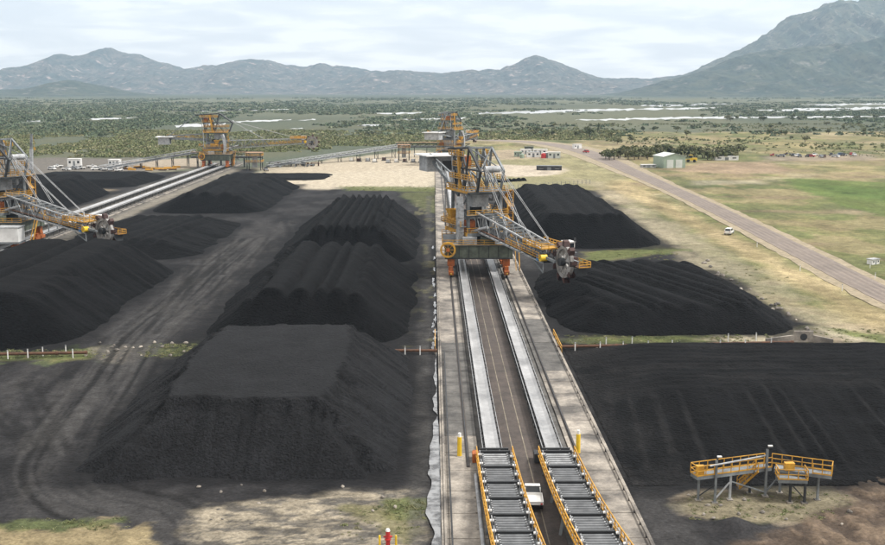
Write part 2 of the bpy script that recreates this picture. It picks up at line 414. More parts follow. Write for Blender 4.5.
# grass strips between the rows
for k, (pl, a) in enumerate([([(556, 338), (640, 334), (720, 333), (800, 326), (880, 335), (880, 346), (790, 346), (740, 344), (560, 347)], .8),
                             ([(-40, 350), (60, 352), (108, 346), (108, 358), (60, 360), (-40, 360)], .85),
                             ([(135, 347), (190, 343), (215, 350), (190, 357), (140, 357)], .85),
                             ([(585, 252), (660, 246), (690, 250), (600, 262), (585, 261)], .75),
                             ([(340, 186), (437, 187), (437, 192), (350, 190)], .7),
                             ([(400, 192), (436, 192), (436, 214), (415, 205)], .4)]):
    zone(W(pl), C(0.17, 0.165, 0.07), 1.5, 3.0, 0.2, a, 70 + k)
    zone(W(pl), C(0.085, 0.115, 0.035), 1.0, 7.0, 0.25, a * 0.7, 90 + k)
zone(W([(690, 340), (760, 326), (830, 328), (885, 345), (885, 360), (800, 352), (770, 346)]), C(0.40, 0.345, 0.26), 1.5, 4, 0.2, 0.75, 80)
zone(W([(800, 332), (885, 352), (960, 372), (885, 366), (810, 345)]), C(0.30, 0.24, 0.17), 1.5, 4, 0.2, 0.7, 81)
zone(W([(92, 350), (125, 343), (150, 345), (132, 362), (100, 364)]), C(0.33, 0.29, 0.23), 1.0, 3, 0.25, 0.7, 82)
# haul lane between the left rows, tracks
lane = [(-50, 330), (-51, 250), (-50, 210), (-50.5, 180), (-49, 165), (-46.5, 145), (-44, 125), (-41.5, 113), (-36, 104.5), (-29, 100), (-26, 93), (-25.5, 80)]
ld = line_d(GX, GY, lane)
lay((1 - sstep(3.0, 7.5, ld + (nC - .5) * 3)) * 0.7 * (GY < 340), C(0.038, 0.037, 0.037))
lane_s = [(p.x, p.y) for p in (lambda P: [0.5 * ((2 * P[i]) + (P[i + 1] - P[max(i - 1, 0)]) * (j / 6) + (2 * P[max(i - 1, 0)] - 5 * P[i] + 4 * P[i + 1] - P[min(i + 2, len(P) - 1)]) * (j / 6) ** 2 + (3 * P[i] - P[max(i - 1, 0)] - 3 * P[i + 1] + P[min(i + 2, len(P) - 1)]) * (j / 6) ** 3) for i in range(len(P) - 1) for j in range(6)])([Vector((a, b)) for a, b in lane])]
lsd, lal = line_sd(GX, GY, lane_s)
lst = vn(lsd * 1.25, lal / 34, 141) * .65 + vn(lsd * 2.6, lal / 22, 142) * .35
lw = (1 - sstep(3.5, 8, np.abs(lsd) + (nC - .5) * 3)) * (GY < 300)
lay(sstep(.535, .58, lst) * lw * .7, C(0.056, 0.054, 0.053))
lay((1 - sstep(.36, .41, lst)) * lw * .8, C(0.010, 0.010, 0.010))
for off in ():
    pts = [(a + off, b) for a, b in lane]
    lay((1 - sstep(0.25, 0.6, line_d(GX, GY, pts) + (fbm(GX, GY / 4, 95) - .5) * .5)) * 0.6 * (GY < 340), C(0.028, 0.028, 0.028) if off in (-1.0, 1.9) else C(0.16, 0.15, 0.14))
for pts in ([(-66, 290), (-58, 255), (-53, 215), (-50, 180)], [(-62, 330), (-55, 270), (-50, 240)], [(-47, 300), (-45, 250), (-47, 200)], [(-60, 150), (-50, 130), (-44, 118)], [(-62, 140), (-48, 120)]):
    for off in (0, 2.0):
        p2 = [(a + off, b) for a, b in pts]
        lay((1 - sstep(0.3, 0.7, line_d(GX, GY, p2) + (fbm(GX / 2, GY / 5, 97) - .5))) * 0.6, C(0.012, 0.012, 0.012))
# left yard bed: dark and pale bands along the tracks
bd = fbm(GX / 1.6 + GY / 9, GY / 14 - GX / 8, 99, 4)
lay(sstep(.52, .68, bd) * 0.3 * ((GX > -75) & (GX < -40) & (GY < 340)) * ym, C(0.062, 0.059, 0.056))
lay((1 - sstep(.3, .45, bd)) * 0.35 * ((GX > -75) & (GX < -40) & (GY < 340)) * ym, C(0.010, 0.010, 0.011))
# bare sand and dry grass in the foreground
fs = fbm(GX / 2.2 + GY / 3, GY / .9 - GX / 9, 101, 6, 0.72)
z1 = poly_sd(GX, GY, W([(196, 512), (250, 500), (345, 492), (420, 490), (425, 640), (180, 640), (190, 545)])) + (fbm(GX / 4, GY / 3, 103, 5) - .5) * 5
lay(sstep(-1, 1.5, z1), mixc(sstep(.38, .62, fs), C(0.10, 0.092, 0.08), C(0.30, 0.26, 0.195)))
zone(W([(384, 500), (424, 498), (424, 520), (405, 524), (380, 512)]), C(0.10, 0.12, 0.04), 0.5, 1.6, 0.5, 0.85, 105)
zone(W([(340, 503), (380, 505), (420, 530), (410, 545), (380, 530)]), C(0.15, 0.14, 0.065), 0.5, 1.6, 0.5, 0.7, 106)
zone(W([(-60, 545), (0, 529), (60, 527), (112, 521), (140, 526), (146, 545), (140, 640), (-60, 640)]), C(0.235, 0.19, 0.11), 0.6, 2.6, 0.4, 0.95, 107)
zone(W([(-20, 522), (60, 520), (120, 519), (130, 524), (60, 530), (-20, 532)]), C(0.10, 0.12, 0.045), 0.5, 1.8, 0.5, 0.7, 108)
# foreground right: sandy island of the platform, brown earth
zone(W([(664, 505), (690, 494), (760, 486), (830, 486), (870, 500), (820, 524), (760, 522), (700, 516)]), C(0.26, 0.215, 0.155), 0.6, 2.2, 0.35, 0.85, 111)
zone(W([(664, 505), (690, 494), (760, 486), (830, 486), (870, 500), (820, 524), (760, 522), (700, 516)]), C(0.10, 0.105, 0.05), 0.4, 2.2, 0.45, 0.35, 112)
z2 = poly_sd(GX, GY, W([(830, 484), (885, 472), (1000, 470), (1100, 640), (700, 640), (735, 545), (800, 522), (850, 505)])) + (fbm(GX / 4, GY / 4, 113, 5) - .5) * 4
eb = fbm(GX / 1.2 + GY / 5, GY / 2.5 - GX / 10, 115, 5)
lay(sstep(-1, 1, z2), mixc(sstep(.4, .62, eb), C(0.075, 0.057, 0.044), C(0.15, 0.112, 0.08)))
# strips beside the conveyor berm
lay((1 - sstep(0.5, 1.6, np.abs(GX + 1.6) + (nC - .5) * 1.5)) * 0.6 * (GY < 420) * (GY > 60), C(0.075, 0.072, 0.068))
lay((1 - sstep(1.0, 3.4, np.abs(GX - 23.0) + (nC - .5) * 3)) * 0.55 * (GY < 430) * (GY > 60), C(0.06, 0.058, 0.057))
lay(sstep(.58, .7, fbm(GX / 2.0, GY / 5, 117, 5)) * 0.5 * (np.abs(GX + 3) < 3.5) * (GY < 420) * (GY > 170), C(0.17, 0.16, 0.085))
# far-left line berm
lay((1 - sstep(8, 14, np.abs(GX + 115) + (nC - .5) * 6)) * 0.8 * (GY < 620) * (GY > 180), C(0.15, 0.14, 0.125))
lay((1 - sstep(1, 4, np.abs(GX + 103) + (nC - .5) * 4)) * 0.6 * (GY < 560) * (GY > 280), C(0.30, 0.27, 0.215))

ALB *= (1 + (fbm(GX / 8, GY / 13, 47, 5, .65) - .5) * 1.1 * fm)[..., None]
ALB *= 0.80
# spilled coal round the pile feet
for (a0, a1, b0, b1) in ((-40.5, -3.6, 110.5, 167), (-40.5, -3.8, 172, 249), (-40, -4.2, 253, 352), (21.5, 62.5, 279, 392), (22.5, 65, 178.5, 243), (22, 125, 108, 171), (-103, -60.5, 168, 252), (-102, -60, 262, 338), (-98, -58, 360, 470), (-178, -130, 330, 440)):
    i0, i1 = np.searchsorted(ys, b0 - 9), np.searchsorted(ys, b1 + 9); j0, j1 = np.searchsorted(xs, a0 - 9), np.searchsorted(xs, a1 + 9)
    gx, gy = GX[i0:i1, j0:j1], GY[i0:i1, j0:j1]
    dd = np.hypot(np.maximum(np.maximum(a0 - gx, gx - a1), 0), np.maximum(np.maximum(b0 - gy, gy - b1), 0)) + (fbm(gx / 3, gy / 3, 151, 5, .6) - .5) * 5
    m = ((1 - sstep(0.0, 4.5, dd)) * .85)[..., None] * sstep(-3, 1, ysd[i0:i1, j0:j1])[..., None]
    ALB[i0:i1, j0:j1] = ALB[i0:i1, j0:j1] * (1 - m) + np.array([.007, .0072, .008]) * m
# shoals of fine variation
ALB *= (0.82 + 0.36 * fbm(GX / 2.3, GY / 2.3, 121, 5, 0.65))[..., None]
rel = (fbm(GX / 6, GY / 6, 131, 4) - .5) * 0.35 * sstep(0, 6, np.abs(GX - 9.7) - 13) * (GY < 600)
rel += (lst - .5) * .35 * lw * (GY < 200)
fgm = sstep(-1, 3, z2) * (GX > 30)
rel += (eb - .5) * 1.3 * fgm
rel += np.maximum(0, 1.1 - 0.45 * np.hypot(GX - G(735, 527).x, (GY - G(735, 527).y) * 1.2)) * 1.0
rel += sstep(-1, 2, z1) * (fs - .5) * 0.3
me = grid_mesh('ground', GX, GY, rel - 0.03)
at = me.color_attributes.new('albedo', 'FLOAT_COLOR', 'POINT')
at.data.foreach_set('color', np.concatenate([ALB, np.ones(ALB.shape[:2] + (1,))], -1).astype(np.float32).ravel())
ob('ground', me, 'ground', kind='structure')

# ------------------------------------------------------------------ MOUNTAINS
def mountain_mat(name, green, dry, rock):
    m = bpy.data.materials.new(name); m.use_nodes = True; t = m.node_tree; b = t.nodes['Principled BSDF']
    b.inputs['Roughness'].default_value = 0.95; b.inputs['Specular IOR Level'].default_value = 0.1
    geo = t.nodes.new('ShaderNodeNewGeometry')
    def nz(sc, det, lo, hi):
        n = t.nodes.new('ShaderNodeTexNoise'); n.inputs['Scale'].default_value = sc; n.inputs['Detail'].default_value = det
        n.inputs['Roughness'].default_value = 0.65
        t.links.new(geo.outputs['Position'], n.inputs['Vector'])
        mr = t.nodes.new('ShaderNodeMapRange'); mr.inputs[1].default_value = lo; mr.inputs[2].default_value = hi
        t.links.new(n.outputs['Fac'], mr.inputs[0]); return mr
    def mix(a, bb, f):
        x = t.nodes.new('ShaderNodeMixRGB'); t.links.new(f.outputs[0], x.inputs[0])
        for k, v in ((1, a), (2, bb)):
            if isinstance(v, tuple): x.inputs[k].default_value = v + (1,)
            else: t.links.new(v.outputs[0], x.inputs[k])
        return x
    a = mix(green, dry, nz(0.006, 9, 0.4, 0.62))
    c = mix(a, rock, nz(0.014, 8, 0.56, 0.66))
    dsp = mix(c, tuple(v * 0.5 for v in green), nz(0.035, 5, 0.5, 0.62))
    t.links.new(dsp.outputs[0], b.inputs['Base Color'])
    return m
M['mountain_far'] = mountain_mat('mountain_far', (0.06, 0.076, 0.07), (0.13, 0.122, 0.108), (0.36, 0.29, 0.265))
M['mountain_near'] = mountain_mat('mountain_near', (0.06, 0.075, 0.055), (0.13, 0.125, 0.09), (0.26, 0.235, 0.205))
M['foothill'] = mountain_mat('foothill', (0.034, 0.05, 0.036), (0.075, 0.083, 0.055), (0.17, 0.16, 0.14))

def mountain(label_, prof, D, depth, m, seed, spur=0.3, n=760, nd=111):
    # prof: ridge skyline as (px, py) sightings; D distance to the ridge
    P = []
    for a, b in prof:
        r = ray(a, b); t = D / r.y; P.append((r.x * t, max(0.0, CAM_H + r.z * t)))
    px = np.array([p[0] for p in P]); ph = np.array([p[1] for p in P]); ph[0] = ph[-1] = -2.0
    xx = np.linspace(px[0], px[-1], n); vv = np.linspace(-1, 1, nd)
    X, V = np.meshgrid(xx, vv)
    Hh = np.interp(X, px, ph)
    Hh = Hh + (fbm(X / 140, 0 * X, seed, 6, .62) - .5) * np.minimum(44, 0.12 * Hh.max()) * (Hh > 20)
    Yr = D + V * depth + (fbm(X / 900, 0 * X + 3, seed + 2, 3) - .5) * depth * 0.5 * (1 - V ** 2)
    fall = np.clip(1 - np.abs(V), 0, 1)
    prof_f = fall ** 1.25
    sp = ridged(X / 900, Yr / 1300, seed + 5, 5)
    gul = ridged(X / 420 + V * .8, Yr / 2600, seed + 15, 4)
    Z = Hh * prof_f * (1 + ((sp - .62) * spur * 5 + (gul - .6) * 1.1) * np.abs(V) ** 0.6)
    Z += (fbm(X / 110, Yr / 160, seed + 9, 5) - .5) * 0.26 * Hh * np.minimum(1, fall * 3) * (0.3 + np.abs(V))
    Z = np.where(np.abs(V) > 0.985, -20, Z - 3)
    me = grid_mesh('mountain', X, Yr, Z)
    return tag(ob('mountain', me, m), label_, kind='structure')

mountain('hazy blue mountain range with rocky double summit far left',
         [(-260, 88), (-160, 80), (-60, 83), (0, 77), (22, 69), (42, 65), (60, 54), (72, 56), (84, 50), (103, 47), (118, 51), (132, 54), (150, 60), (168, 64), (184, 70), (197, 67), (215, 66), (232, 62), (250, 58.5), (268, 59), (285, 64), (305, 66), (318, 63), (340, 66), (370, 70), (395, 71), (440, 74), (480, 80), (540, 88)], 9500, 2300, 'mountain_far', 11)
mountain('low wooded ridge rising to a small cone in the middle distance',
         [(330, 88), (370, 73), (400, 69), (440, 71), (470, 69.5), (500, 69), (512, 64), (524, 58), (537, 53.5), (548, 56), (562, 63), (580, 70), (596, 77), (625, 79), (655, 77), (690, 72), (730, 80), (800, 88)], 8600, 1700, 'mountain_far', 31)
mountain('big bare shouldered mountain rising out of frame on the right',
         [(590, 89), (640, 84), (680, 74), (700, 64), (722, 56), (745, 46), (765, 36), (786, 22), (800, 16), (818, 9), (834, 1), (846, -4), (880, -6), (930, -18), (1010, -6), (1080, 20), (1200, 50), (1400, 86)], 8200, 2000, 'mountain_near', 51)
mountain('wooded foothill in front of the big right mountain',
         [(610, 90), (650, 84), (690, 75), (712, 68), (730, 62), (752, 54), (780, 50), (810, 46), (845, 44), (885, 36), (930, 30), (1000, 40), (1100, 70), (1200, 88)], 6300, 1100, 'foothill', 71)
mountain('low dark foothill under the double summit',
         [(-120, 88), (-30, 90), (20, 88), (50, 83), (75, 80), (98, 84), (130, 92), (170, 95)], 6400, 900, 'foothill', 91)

# ------------------------------------------------------------------ PONDS of the salt marsh
def pond(pts, label_, seed, z=0.12, m='pond_sky_tone', amp=0.34):
    if True:
        my = sum(p[1] for p in pts) / len(pts); mx_ = sum(p[0] for p in pts) / len(pts)
        pts = [(mx_ + (p[0] - mx_) * (.85 if pts[0][0] < 440 else 1.0), p[1] + (0.3 if pts[0][0] < 440 else .0) * (my - p[1])) for p in pts]
    P = []
    n = len(pts)
    rs = np.random.RandomState(seed)
    for i in range(n):
        a, b = np.array(pts[i]), np.array(pts[(i + 1) % n])
        k = max(2, int(abs(b[0] - a[0]) / 4))
        for j in range(k):
            q = a + (b - a) * j / k
            q = q + np.array([rs.uniform(-2.0, 2.0), rs.uniform(-amp, amp) * 2.0])
            P.append(G(q[0], max(q[1], 97), z))
    bb = MB(); bb.add([tuple(p) for p in P] + [(p.x, p.y, z - 0.4) for p in P], [tuple(range(len(P)))] + [(i, (i + 1) % len(P), (i + 1) % len(P) + len(P), i + len(P)) for i in range(len(P))])
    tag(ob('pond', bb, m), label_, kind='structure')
PN = [([(460, 113.2), (520, 110.9), (600, 109.2), (700, 107.4), (722, 107.7), (660, 109.4), (600, 110.9), (500, 113.8)], 'long pale pond across the marsh behind the main reclaimer'),
      ([(575, 119.8), (640, 117.7), (720, 116.6), (790, 116.3), (900, 115.8), (900, 116.7), (790, 117.4), (700, 118.2), (600, 120.3)], 'second pale pond on the right'),
      ([(755, 110), (800, 108.5), (900, 106.5), (900, 108.5), (830, 110), (780, 111.5)], 'pond by the foot of the right mountain'),
      ([(800, 104.3), (900, 102.8), (900, 104.2), (830, 105.3)], 'far thin pond on the right'),
      ([(168, 125.5), (190, 123.5), (232, 122), (228, 125), (200, 127), (172, 128)], 'pale pond behind the far left stacker'),
      ([(225, 121.5), (262, 120), (300, 118.7), (270, 121), (235, 123)], 'thin pond strip beside the far left stacker'),
      ([(85, 119), (110, 117.3), (142, 116.5), (120, 118.5), (95, 120)], 'small pond on the left marsh'),
      ([(298, 119.8), (318, 118.8), (312, 120.3)], 'tiny pond left of the middle'),
      ([(352, 125.5), (375, 124), (402, 123.6), (385, 125.3), (360, 126.6)], 'pond left of the main reclaimer'),
      ([(368, 113.8), (395, 112.5), (425, 111.5), (420, 113), (385, 114.5)], 'thin pond in mid marsh'),
      ([(20, 121), (45, 120.2), (40, 121.6)], 'tiny pond far left'),
      ([(243, 130.6), (254, 129.8), (252, 131.6)], 'small pond in the scrub'),
      ([(290, 128.3), (300, 127.6), (302, 129)], 'small pond among bushes'),
      ([(395, 119.4), (440, 117.6), (470, 117), (465, 118.6), (420, 120.2)], 'pond behind the far reclaimer'),
      ([(640, 105.2), (700, 104), (745, 103.6), (700, 105.3), (660, 106.2)], 'distant thin pond'),
      ([(150, 111), (230, 109.6), (300, 108.8), (230, 110.9)], 'distant thin pond on the left')]
for i, (p, l) in enumerate(PN): pond(p, l, i)

# ------------------------------------------------------------------ ROAD
cl = [G(a, b) for a, b in [(1120, 402), (1000, 347), (885, 295), (800, 252), (740, 221.5), (700, 202), (660, 184), (630, 171), (606, 160), (590, 153.5), (572, 148.3), (552, 144.6), (528, 142), (500, 140.6), (470, 139.6), (430, 139)]]
def smooth_line(P, k=10):
    out = []
    for i in range(len(P) - 1):
        p0, p1, p2, p3 = P[max(i - 1, 0)], P[i], P[i + 1], P[min(i + 2, len(P) - 1)]
        for j in range(k):
            t = j / k
            out.append(0.5 * ((2 * p1) + (p2 - p0) * t + (2 * p0 - 5 * p1 + 4 * p2 - p3) * t * t + (3 * p1 - p0 - 3 * p2 + p3) * t ** 3))
    return out + [P[-1]]
RD = smooth_line(cl)
def strip(name, pts, w0, w1, z, m, zedge=None, jag=0.0, seed=1, grow=0.0):
    bb = MB(); vs = []; rs = random.Random(seed)
    for i, p in enumerate(pts):
        d = (pts[min(i + 1, len(pts) - 1)] - pts[max(i - 1, 0)]).normalized(); nrm = Vector((-d.y, d.x, 0))
        j = rs.uniform(-jag, jag)
        q_ = 1 + grow * float(sstep(420, 760, np.array(p.y)))
        a = p + nrm * (w0 * q_ + j); c = p + nrm * (w1 * q_ + rs.uniform(-jag, jag))
        vs += [(a.x, a.y, z), (c.x, c.y, z), (c.x, c.y, z - 0.5), (a.x, a.y, z - 0.5)]
    fs = []
    for i in range(len(pts) - 1):
        k = 4 * i
        fs += [(k, k + 1, k + 5, k + 4), (k + 1, k + 2, k + 6, k + 5), (k + 3, k, k + 4, k + 7)]
    bb.add(vs, fs); return ob(name, bb, m, kind='structure')
strip('road_shoulder', RD, 6.6, -6.4, 0.09, 'shoulder', jag=0.45, grow=1.6)
strip('road', RD, 3.9, -3.9, 0.16, 'asphalt', jag=0.15, grow=.9)
for a_, b_ in ((2.9, 2.0), (1.2, .4), (-.5, -1.2), (-2.1, -2.9)): strip('road_wheel_path', RD[:90], a_, b_, 0.166, 'wheel_path', jag=.12)

# ------------------------------------------------------------------ COAL PILES
def pile(label_, x0, x1, y0, y1, h, res=0.5, slope=0.72, pn=2.0, rolls=None, flute=0.18, fl_scale=1.3, seed=1, m='coal', tilt=0.0, rough=0.35, grooves=None, group=None, kk=0.3, sx=1.0, crest=0.55, hip=0.0, flx=1):
    xs_ = np.arange(x0 - 2.0, x1 + 2.01, res); ys_ = np.arange(y0 - 2.0, y1 + 2.01, res)
    X, Y = np.meshgrid(xs_, ys_)
    e = h / slope
    ex = (fbm(Y / 9, 0 * Y, seed, 4) - .5) * 3.0; ey = (fbm(X / 9, 0 * X + 5, seed + 1, 4) - .5) * 2.5
    cx0, cx1, cy0, cy1 = x0 + e / sx, x1 - e / sx, y0 + e, y1 - e
    if cx0 > cx1: cx0 = cx1 = (cx0 + cx1) / 2
    if cy0 > cy1: cy0 = cy1 = (cy0 + cy1) / 2
    dx = np.maximum(np.maximum(cx0 - X + ex, X - cx1 + ex), 0); dy = np.maximum(np.maximum(cy0 - Y + ey, Y - cy1 + ey), 0)
    dx = dx * sx
    dist = (dx ** pn + dy ** pn) ** (1 / pn)
    onx = dx > dy
    c = np.where(onx, Y, X)
    fl = (ridged(c / fl_scale, dist / 14 + np.where(onx, 3.3, 8.8), seed + 3, 3) - .6) * flute * 2 + (vn(c / (fl_scale * 4), dist / 20, seed + 4) - .5) * flute * 2
    fl *= sstep(0.0, 1.5, dist)
    z = h - slope * dist + fl * 0.6
    if grooves:
        a, s = grooves
        z += np.where(Y < cy0, a * (ridged((X + (Y - cy0) * .35) / s, Y / 40, seed + 7, 3) - .6) * sstep(0, 2, dy), 0)
    top = np.full(X.shape, h) + (Y - (y0 + y1) / 2) * tilt
    if rolls:
        n, a, sk = rolls
        u = (X + sk * (Y - y0) - x0 - e) / max((x1 - x0 - 2 * e), 1) * n
        u = u + (fbm(Y / 15, X / 30, seed + 12, 3) - .5) * 0.35 + (vn(u * .9, 0 * u + 2, seed + 13) - .5) * 0.7
        rl = np.abs(np.sin(np.pi * u)) - 0.62
        rl = rl * a * (0.7 + 0.6 * vn(np.floor(u), Y / 40, seed + 8))
        ends = (fbm(np.floor(u) * 3.7, 0 * u + 4, seed + 9, 2) - .5) * 4
        top = top + rl
        z = z + rl * (1 - sstep(e * 0.02, 1, dist / (e * (.08 + .5 * vn(np.floor(u) * 2.3, 0 * u + 7, seed + 15))))) + (ends * 0.1) * (dist > 0)
    top = top + (fbm(X / 3, Y / 3, seed + 10, 4) - .5) * rough
    z = z + (fbm(X / 2, Y / 2, seed + 11, 4) - .5) * rough
    z = z + (ridged(c / 1.6, dist / 9, seed + 14, 3) - .62) * crest * np.exp(-dist / 2.6) * sstep(0.1, .8, dist)
    if hip:
        hw = np.exp(-((dx - dy) / 1.5) ** 2) * sstep(.6, 2.2, dist)
        z = z - hip * hw * ridged((dx + dy * .3 + Y * .25) / 1.5, (dx - dy) / 3.5, seed + 16, 3)
    z = z + np.where(onx, -fl * .6 * (flx == 0), 0)
    k = kk
    zz = -k * np.log(np.exp(-np.clip(top, -20, 40) / k) + np.exp(-np.clip(z, -20, 40) / k))
    zz = np.maximum(zz, -0.5)
    # foot spread
    foot = np.exp(-np.maximum(dist - e, 0) / 0.8) * 0.25
    zz = np.where(zz < 0.1, np.maximum(zz, -0.4 + foot), zz)
    edge = (X < x0 - 1.4) | (X > x1 + 1.4) | (Y < y0 - 1.4) | (Y > y1 + 1.4)
    zz = np.where(edge, -0.7, zz)
    me = grid_mesh('coal_pile', X, Y, zz)
    return tag(ob('coal_pile', me, m), label_, 'coal pile', group)

pile('nearest flat-topped black coal pile with a smooth raked top, left of the conveyors', -40.5, -3.6, 110.5, 167, 6.6, 0.3, pn=9, flute=0.55, fl_scale=1.1, seed=11, m='coal_fine', rough=0.18, kk=0.08, crest=2.6, hip=1.9)
pile('middle coal pile with rounded parallel ridges, behind the nearest flat-topped pile', -40.5, -3.8, 172, 249, 7.4, 0.5, rolls=(4, 1.7, 0.0), seed=21)
pile('far coal pile with six steep parallel ridges, left of the main reclaimer', -40, -4.2, 253, 352, 8.0, 0.6, rolls=(6, 1.9, 0.0), seed=31)
pile('sharp ridged black coal pile behind the bucket wheel, beside the road', 21.5, 62.5, 279, 392, 8.2, 0.6, rolls=(4, 0.55, 0.0), seed=41, crest=.8)
pile('low black coal pile with diagonal ridges below the bucket wheel', 22.5, 65, 178.5, 243, 4.0, 0.5, slope=0.48, rolls=(6, 0.7, 0.35), seed=51, crest=.6)
def coal_bed(label_, x0, x1, y0, y1, h, face):
    X, Y = np.meshgrid(np.arange(x0 - 1.5, x1 + .01, .32), np.arange(y0 - 1.5, y1 + 2.0, .32))
    wob = (fbm(Y / 14, 0 * Y + 3, 161, 4) - .5) * 3.5; wy = (fbm(X / 16, 0 * X + 9, 162, 4) - .5) * 7
    left = sstep(x0, x0 + 13, X + wob); back = 1 - sstep(y1 - 5, y1, Y)
    fr = np.clip((Y - y0 + wy * .4) / face, 0, 1)
    fr = np.where(fr < .82, fr * 1.08, 1 - (1 - fr) * .63)
    z = h * np.clip(fr, 0, 1) * back * left
    u = X - .10 * (Y - y0)
    on = (1 - sstep(.82, 1.02, (Y - y0 + wy) / face)) * sstep(.02, .2, fr)
    gate = sstep(.42, .62, vn(u / 7, Y / 60, 163))
    saw = (u / 2.7 + vn(u / 6, 0 * u, 164) * 1.5) % 1.0
    z += on * left * (.5 * np.where(saw < .7, saw / .7, (1 - saw) / .3) - .25) * (.25 + .75 * gate)
    z += (1 - on) * left * back * .10 * (np.abs(((Y + X * .03 + (fbm(X / 9, Y / 9, 165, 3) - .5) * 2.5) / 2.4) % 1.0 - .5) - .25) * 2
    z += (fbm(X / 5, Y / 5, 166, 5, .6) - .5) * .45 * left + (fbm(X / .9, Y / .9, 167, 3) - .5) * .12
    z = np.where((X < x0 - .8) | (Y < y0 - .8) | (Y > y1 + 1.2), -.6, z + .02)
    me = grid_mesh('coal_pile', X, Y, z)
    dust = on * gate * sstep(.62, .72, saw) * (1 - sstep(.9, 1.0, saw)) * sstep(.35, .6, fbm(u / 1.5, Y / 4, 168, 4)) * .42
    dust = dust + .55 * sstep(.55, .7, fbm(X / 14, Y / 1.6, 169, 4)) * (1 - on) * (.5 + .5 * vn(X / 30, Y / 20, 171)) + .5 * (1 - sstep(x0 + 1, x0 + 12, X)) * sstep(.3, .6, fbm(X / 4, Y / 9, 170, 4))
    dust = np.clip(dust, 0, 1)[..., None]
    alb = np.array([.0036, .0038, .0043]) * (1 - dust) + np.array([.017, .0165, .0165]) * dust
    at_ = me.color_attributes.new('albedo', 'FLOAT_COLOR', 'POINT')
    at_.data.foreach_set('color', np.concatenate([alb, np.ones(alb.shape[:2] + (1,))], -1).astype(np.float32).ravel())
    return tag(ob('coal_pile', me, 'coal_dusty'), label_, 'coal pile')
coal_bed('broad flat black coal bed with a grooved front edge behind the yellow platform', 21.8, 125, 108.5, 171, 1.5, 36.0)
pile('big black coal pile in front of the left reclaimer boom', -103, -60.5, 168, 252, 8.0, 0.55, rolls=(3, 0.9, 0.0), seed=71)
pile('worn low coal pile beyond the left boom, between belt and haul lane', -102, -60, 262, 338, 3.6, 0.6, slope=0.3, rolls=(4, .6, -0.1), seed=81)
pile('small mounded coal pile at the far end of the left row', -98, -58, 360, 470, 6.0, 0.7, slope=0.5, rolls=(3, 1.2, 0.0), seed=91)
pile('coal pile beyond the left yard conveyor, under the stay cables', -178, -130, 330, 440, 8.0, 0.7, rolls=(3, 0.8, 0.0), seed=95)
pile('flat remnant coal bed at the edge of the sand pad', -98, -50, 492, 530, 1.0, 0.8, slope=0.2, seed=97)
pile('low dark coal bed beyond the left conveyor near the parked utes', -190, -128, 455, 520, 3.0, 0.8, slope=0.3, seed=98)

# ------------------------------------------------------------------ MAIN BERM: aprons, lane, rails, drain
LX = 9.7
def apron(name, x0, x1, near_m, label_, cat):
    t = thing(name, label_, cat, (0, 0, 0))
    rs = random.Random(int(x0 * 7) + 3); y = 64.0
    while y < 188:
        L = 6.0; mm = 'concrete'
        if (118 < y < 172 and x0 < 5) or (y > 150 and x0 > 5): mm = 'concrete_dirty'
        j = rs.uniform(-0.012, 0.012)
        ob('slab', MB().box(x0, x1, y + 0.05, y + L - 0.05, -0.3, 0.28 + j), mm, t); y += L
    ob('slab', MB().box(x0, x1, y + 0.05, 610, -0.3, 0.28), 'concrete', t, label='long far stretch of pale concrete')
    ob('kerb', MB().box(x0 - 0.25 if x0 < 5 else x1 + 0.02, x0 - 0.02 if x0 < 5 else x1 + 0.25, 64, 610, -0.3, 0.48), 'concrete', t)
    return t
apron('concrete_apron', 1.3, 5.2, 'concrete', 'pale concrete apron left of the twin conveyors', 'apron')
apron('concrete_apron', 15.9, 20.2, 'concrete', 'pale stained concrete apron right of the twin conveyors', 'apron')
ob('service_lane', MB().box(7.9, 12.5, 64, 612, -0.3, 0.16), 'lane', kind='structure')
ob('lane_marking', MB().box(9.25, 9.36, 64, 600, 0.1, 0.165), 'paint_line', kind='structure')
ob('lane_marking', MB().box(10.75, 10.86, 64, 600, 0.1, 0.165), 'paint_line', kind='structure')
ob('ballast', MB().box(5.25, 7.85, 64, 612, -0.3, 0.08), 'concrete_dirty', kind='structure')
ob('ballast', MB().box(12.55, 15.85, 64, 612, -0.3, 0.08), 'concrete_dirty', kind='structure')
for xx, lab in ((3.9, 'left crane rail on the pale apron beside the twin belts'), (16.6, 'right crane rail on the stained apron beside the twin belts')):
    t = thing('crane_rail', lab, 'rail', (xx, 0, 0.28))
    ob('rail_head', MB().box(-0.06, 0.06, 113, 606, 0.12, 0.2), 'steel_dark', t)
    ob('rail_web', MB().box(-0.03, 0.03, 113, 606, 0.03, 0.121), 'rail_steel', t)
    ob('sole_plate', MB().box(-0.22, 0.22, 113, 606, 0.0, 0.032), 'rail_steel', t)
# low edge rails (pipes) along the berm edges
for xx, y0, y1, lab in ((1.75, 70, 165, 'thin black cable pipe along the left apron edge'), (20.05, 66, 330, 'pale pipe along the right apron edge')):
    t = thing('edge_pipe', lab, 'pipe', (xx, 0, 0.28))
    ob('pipe', MB().tube((0, y0, 0.35), (0, y1, 0.35), 0.09), 'steel_dark' if xx < 5 else 'concrete', t)
    bb = MB()
    for k in range(int((y1 - y0) / 3)): ob('pipe_support', MB().box(-0.08, 0.08, y0 + 1 + 3 * k, y0 + 1.2 + 3 * k, 0, 0.3), 'steel_dark', t)
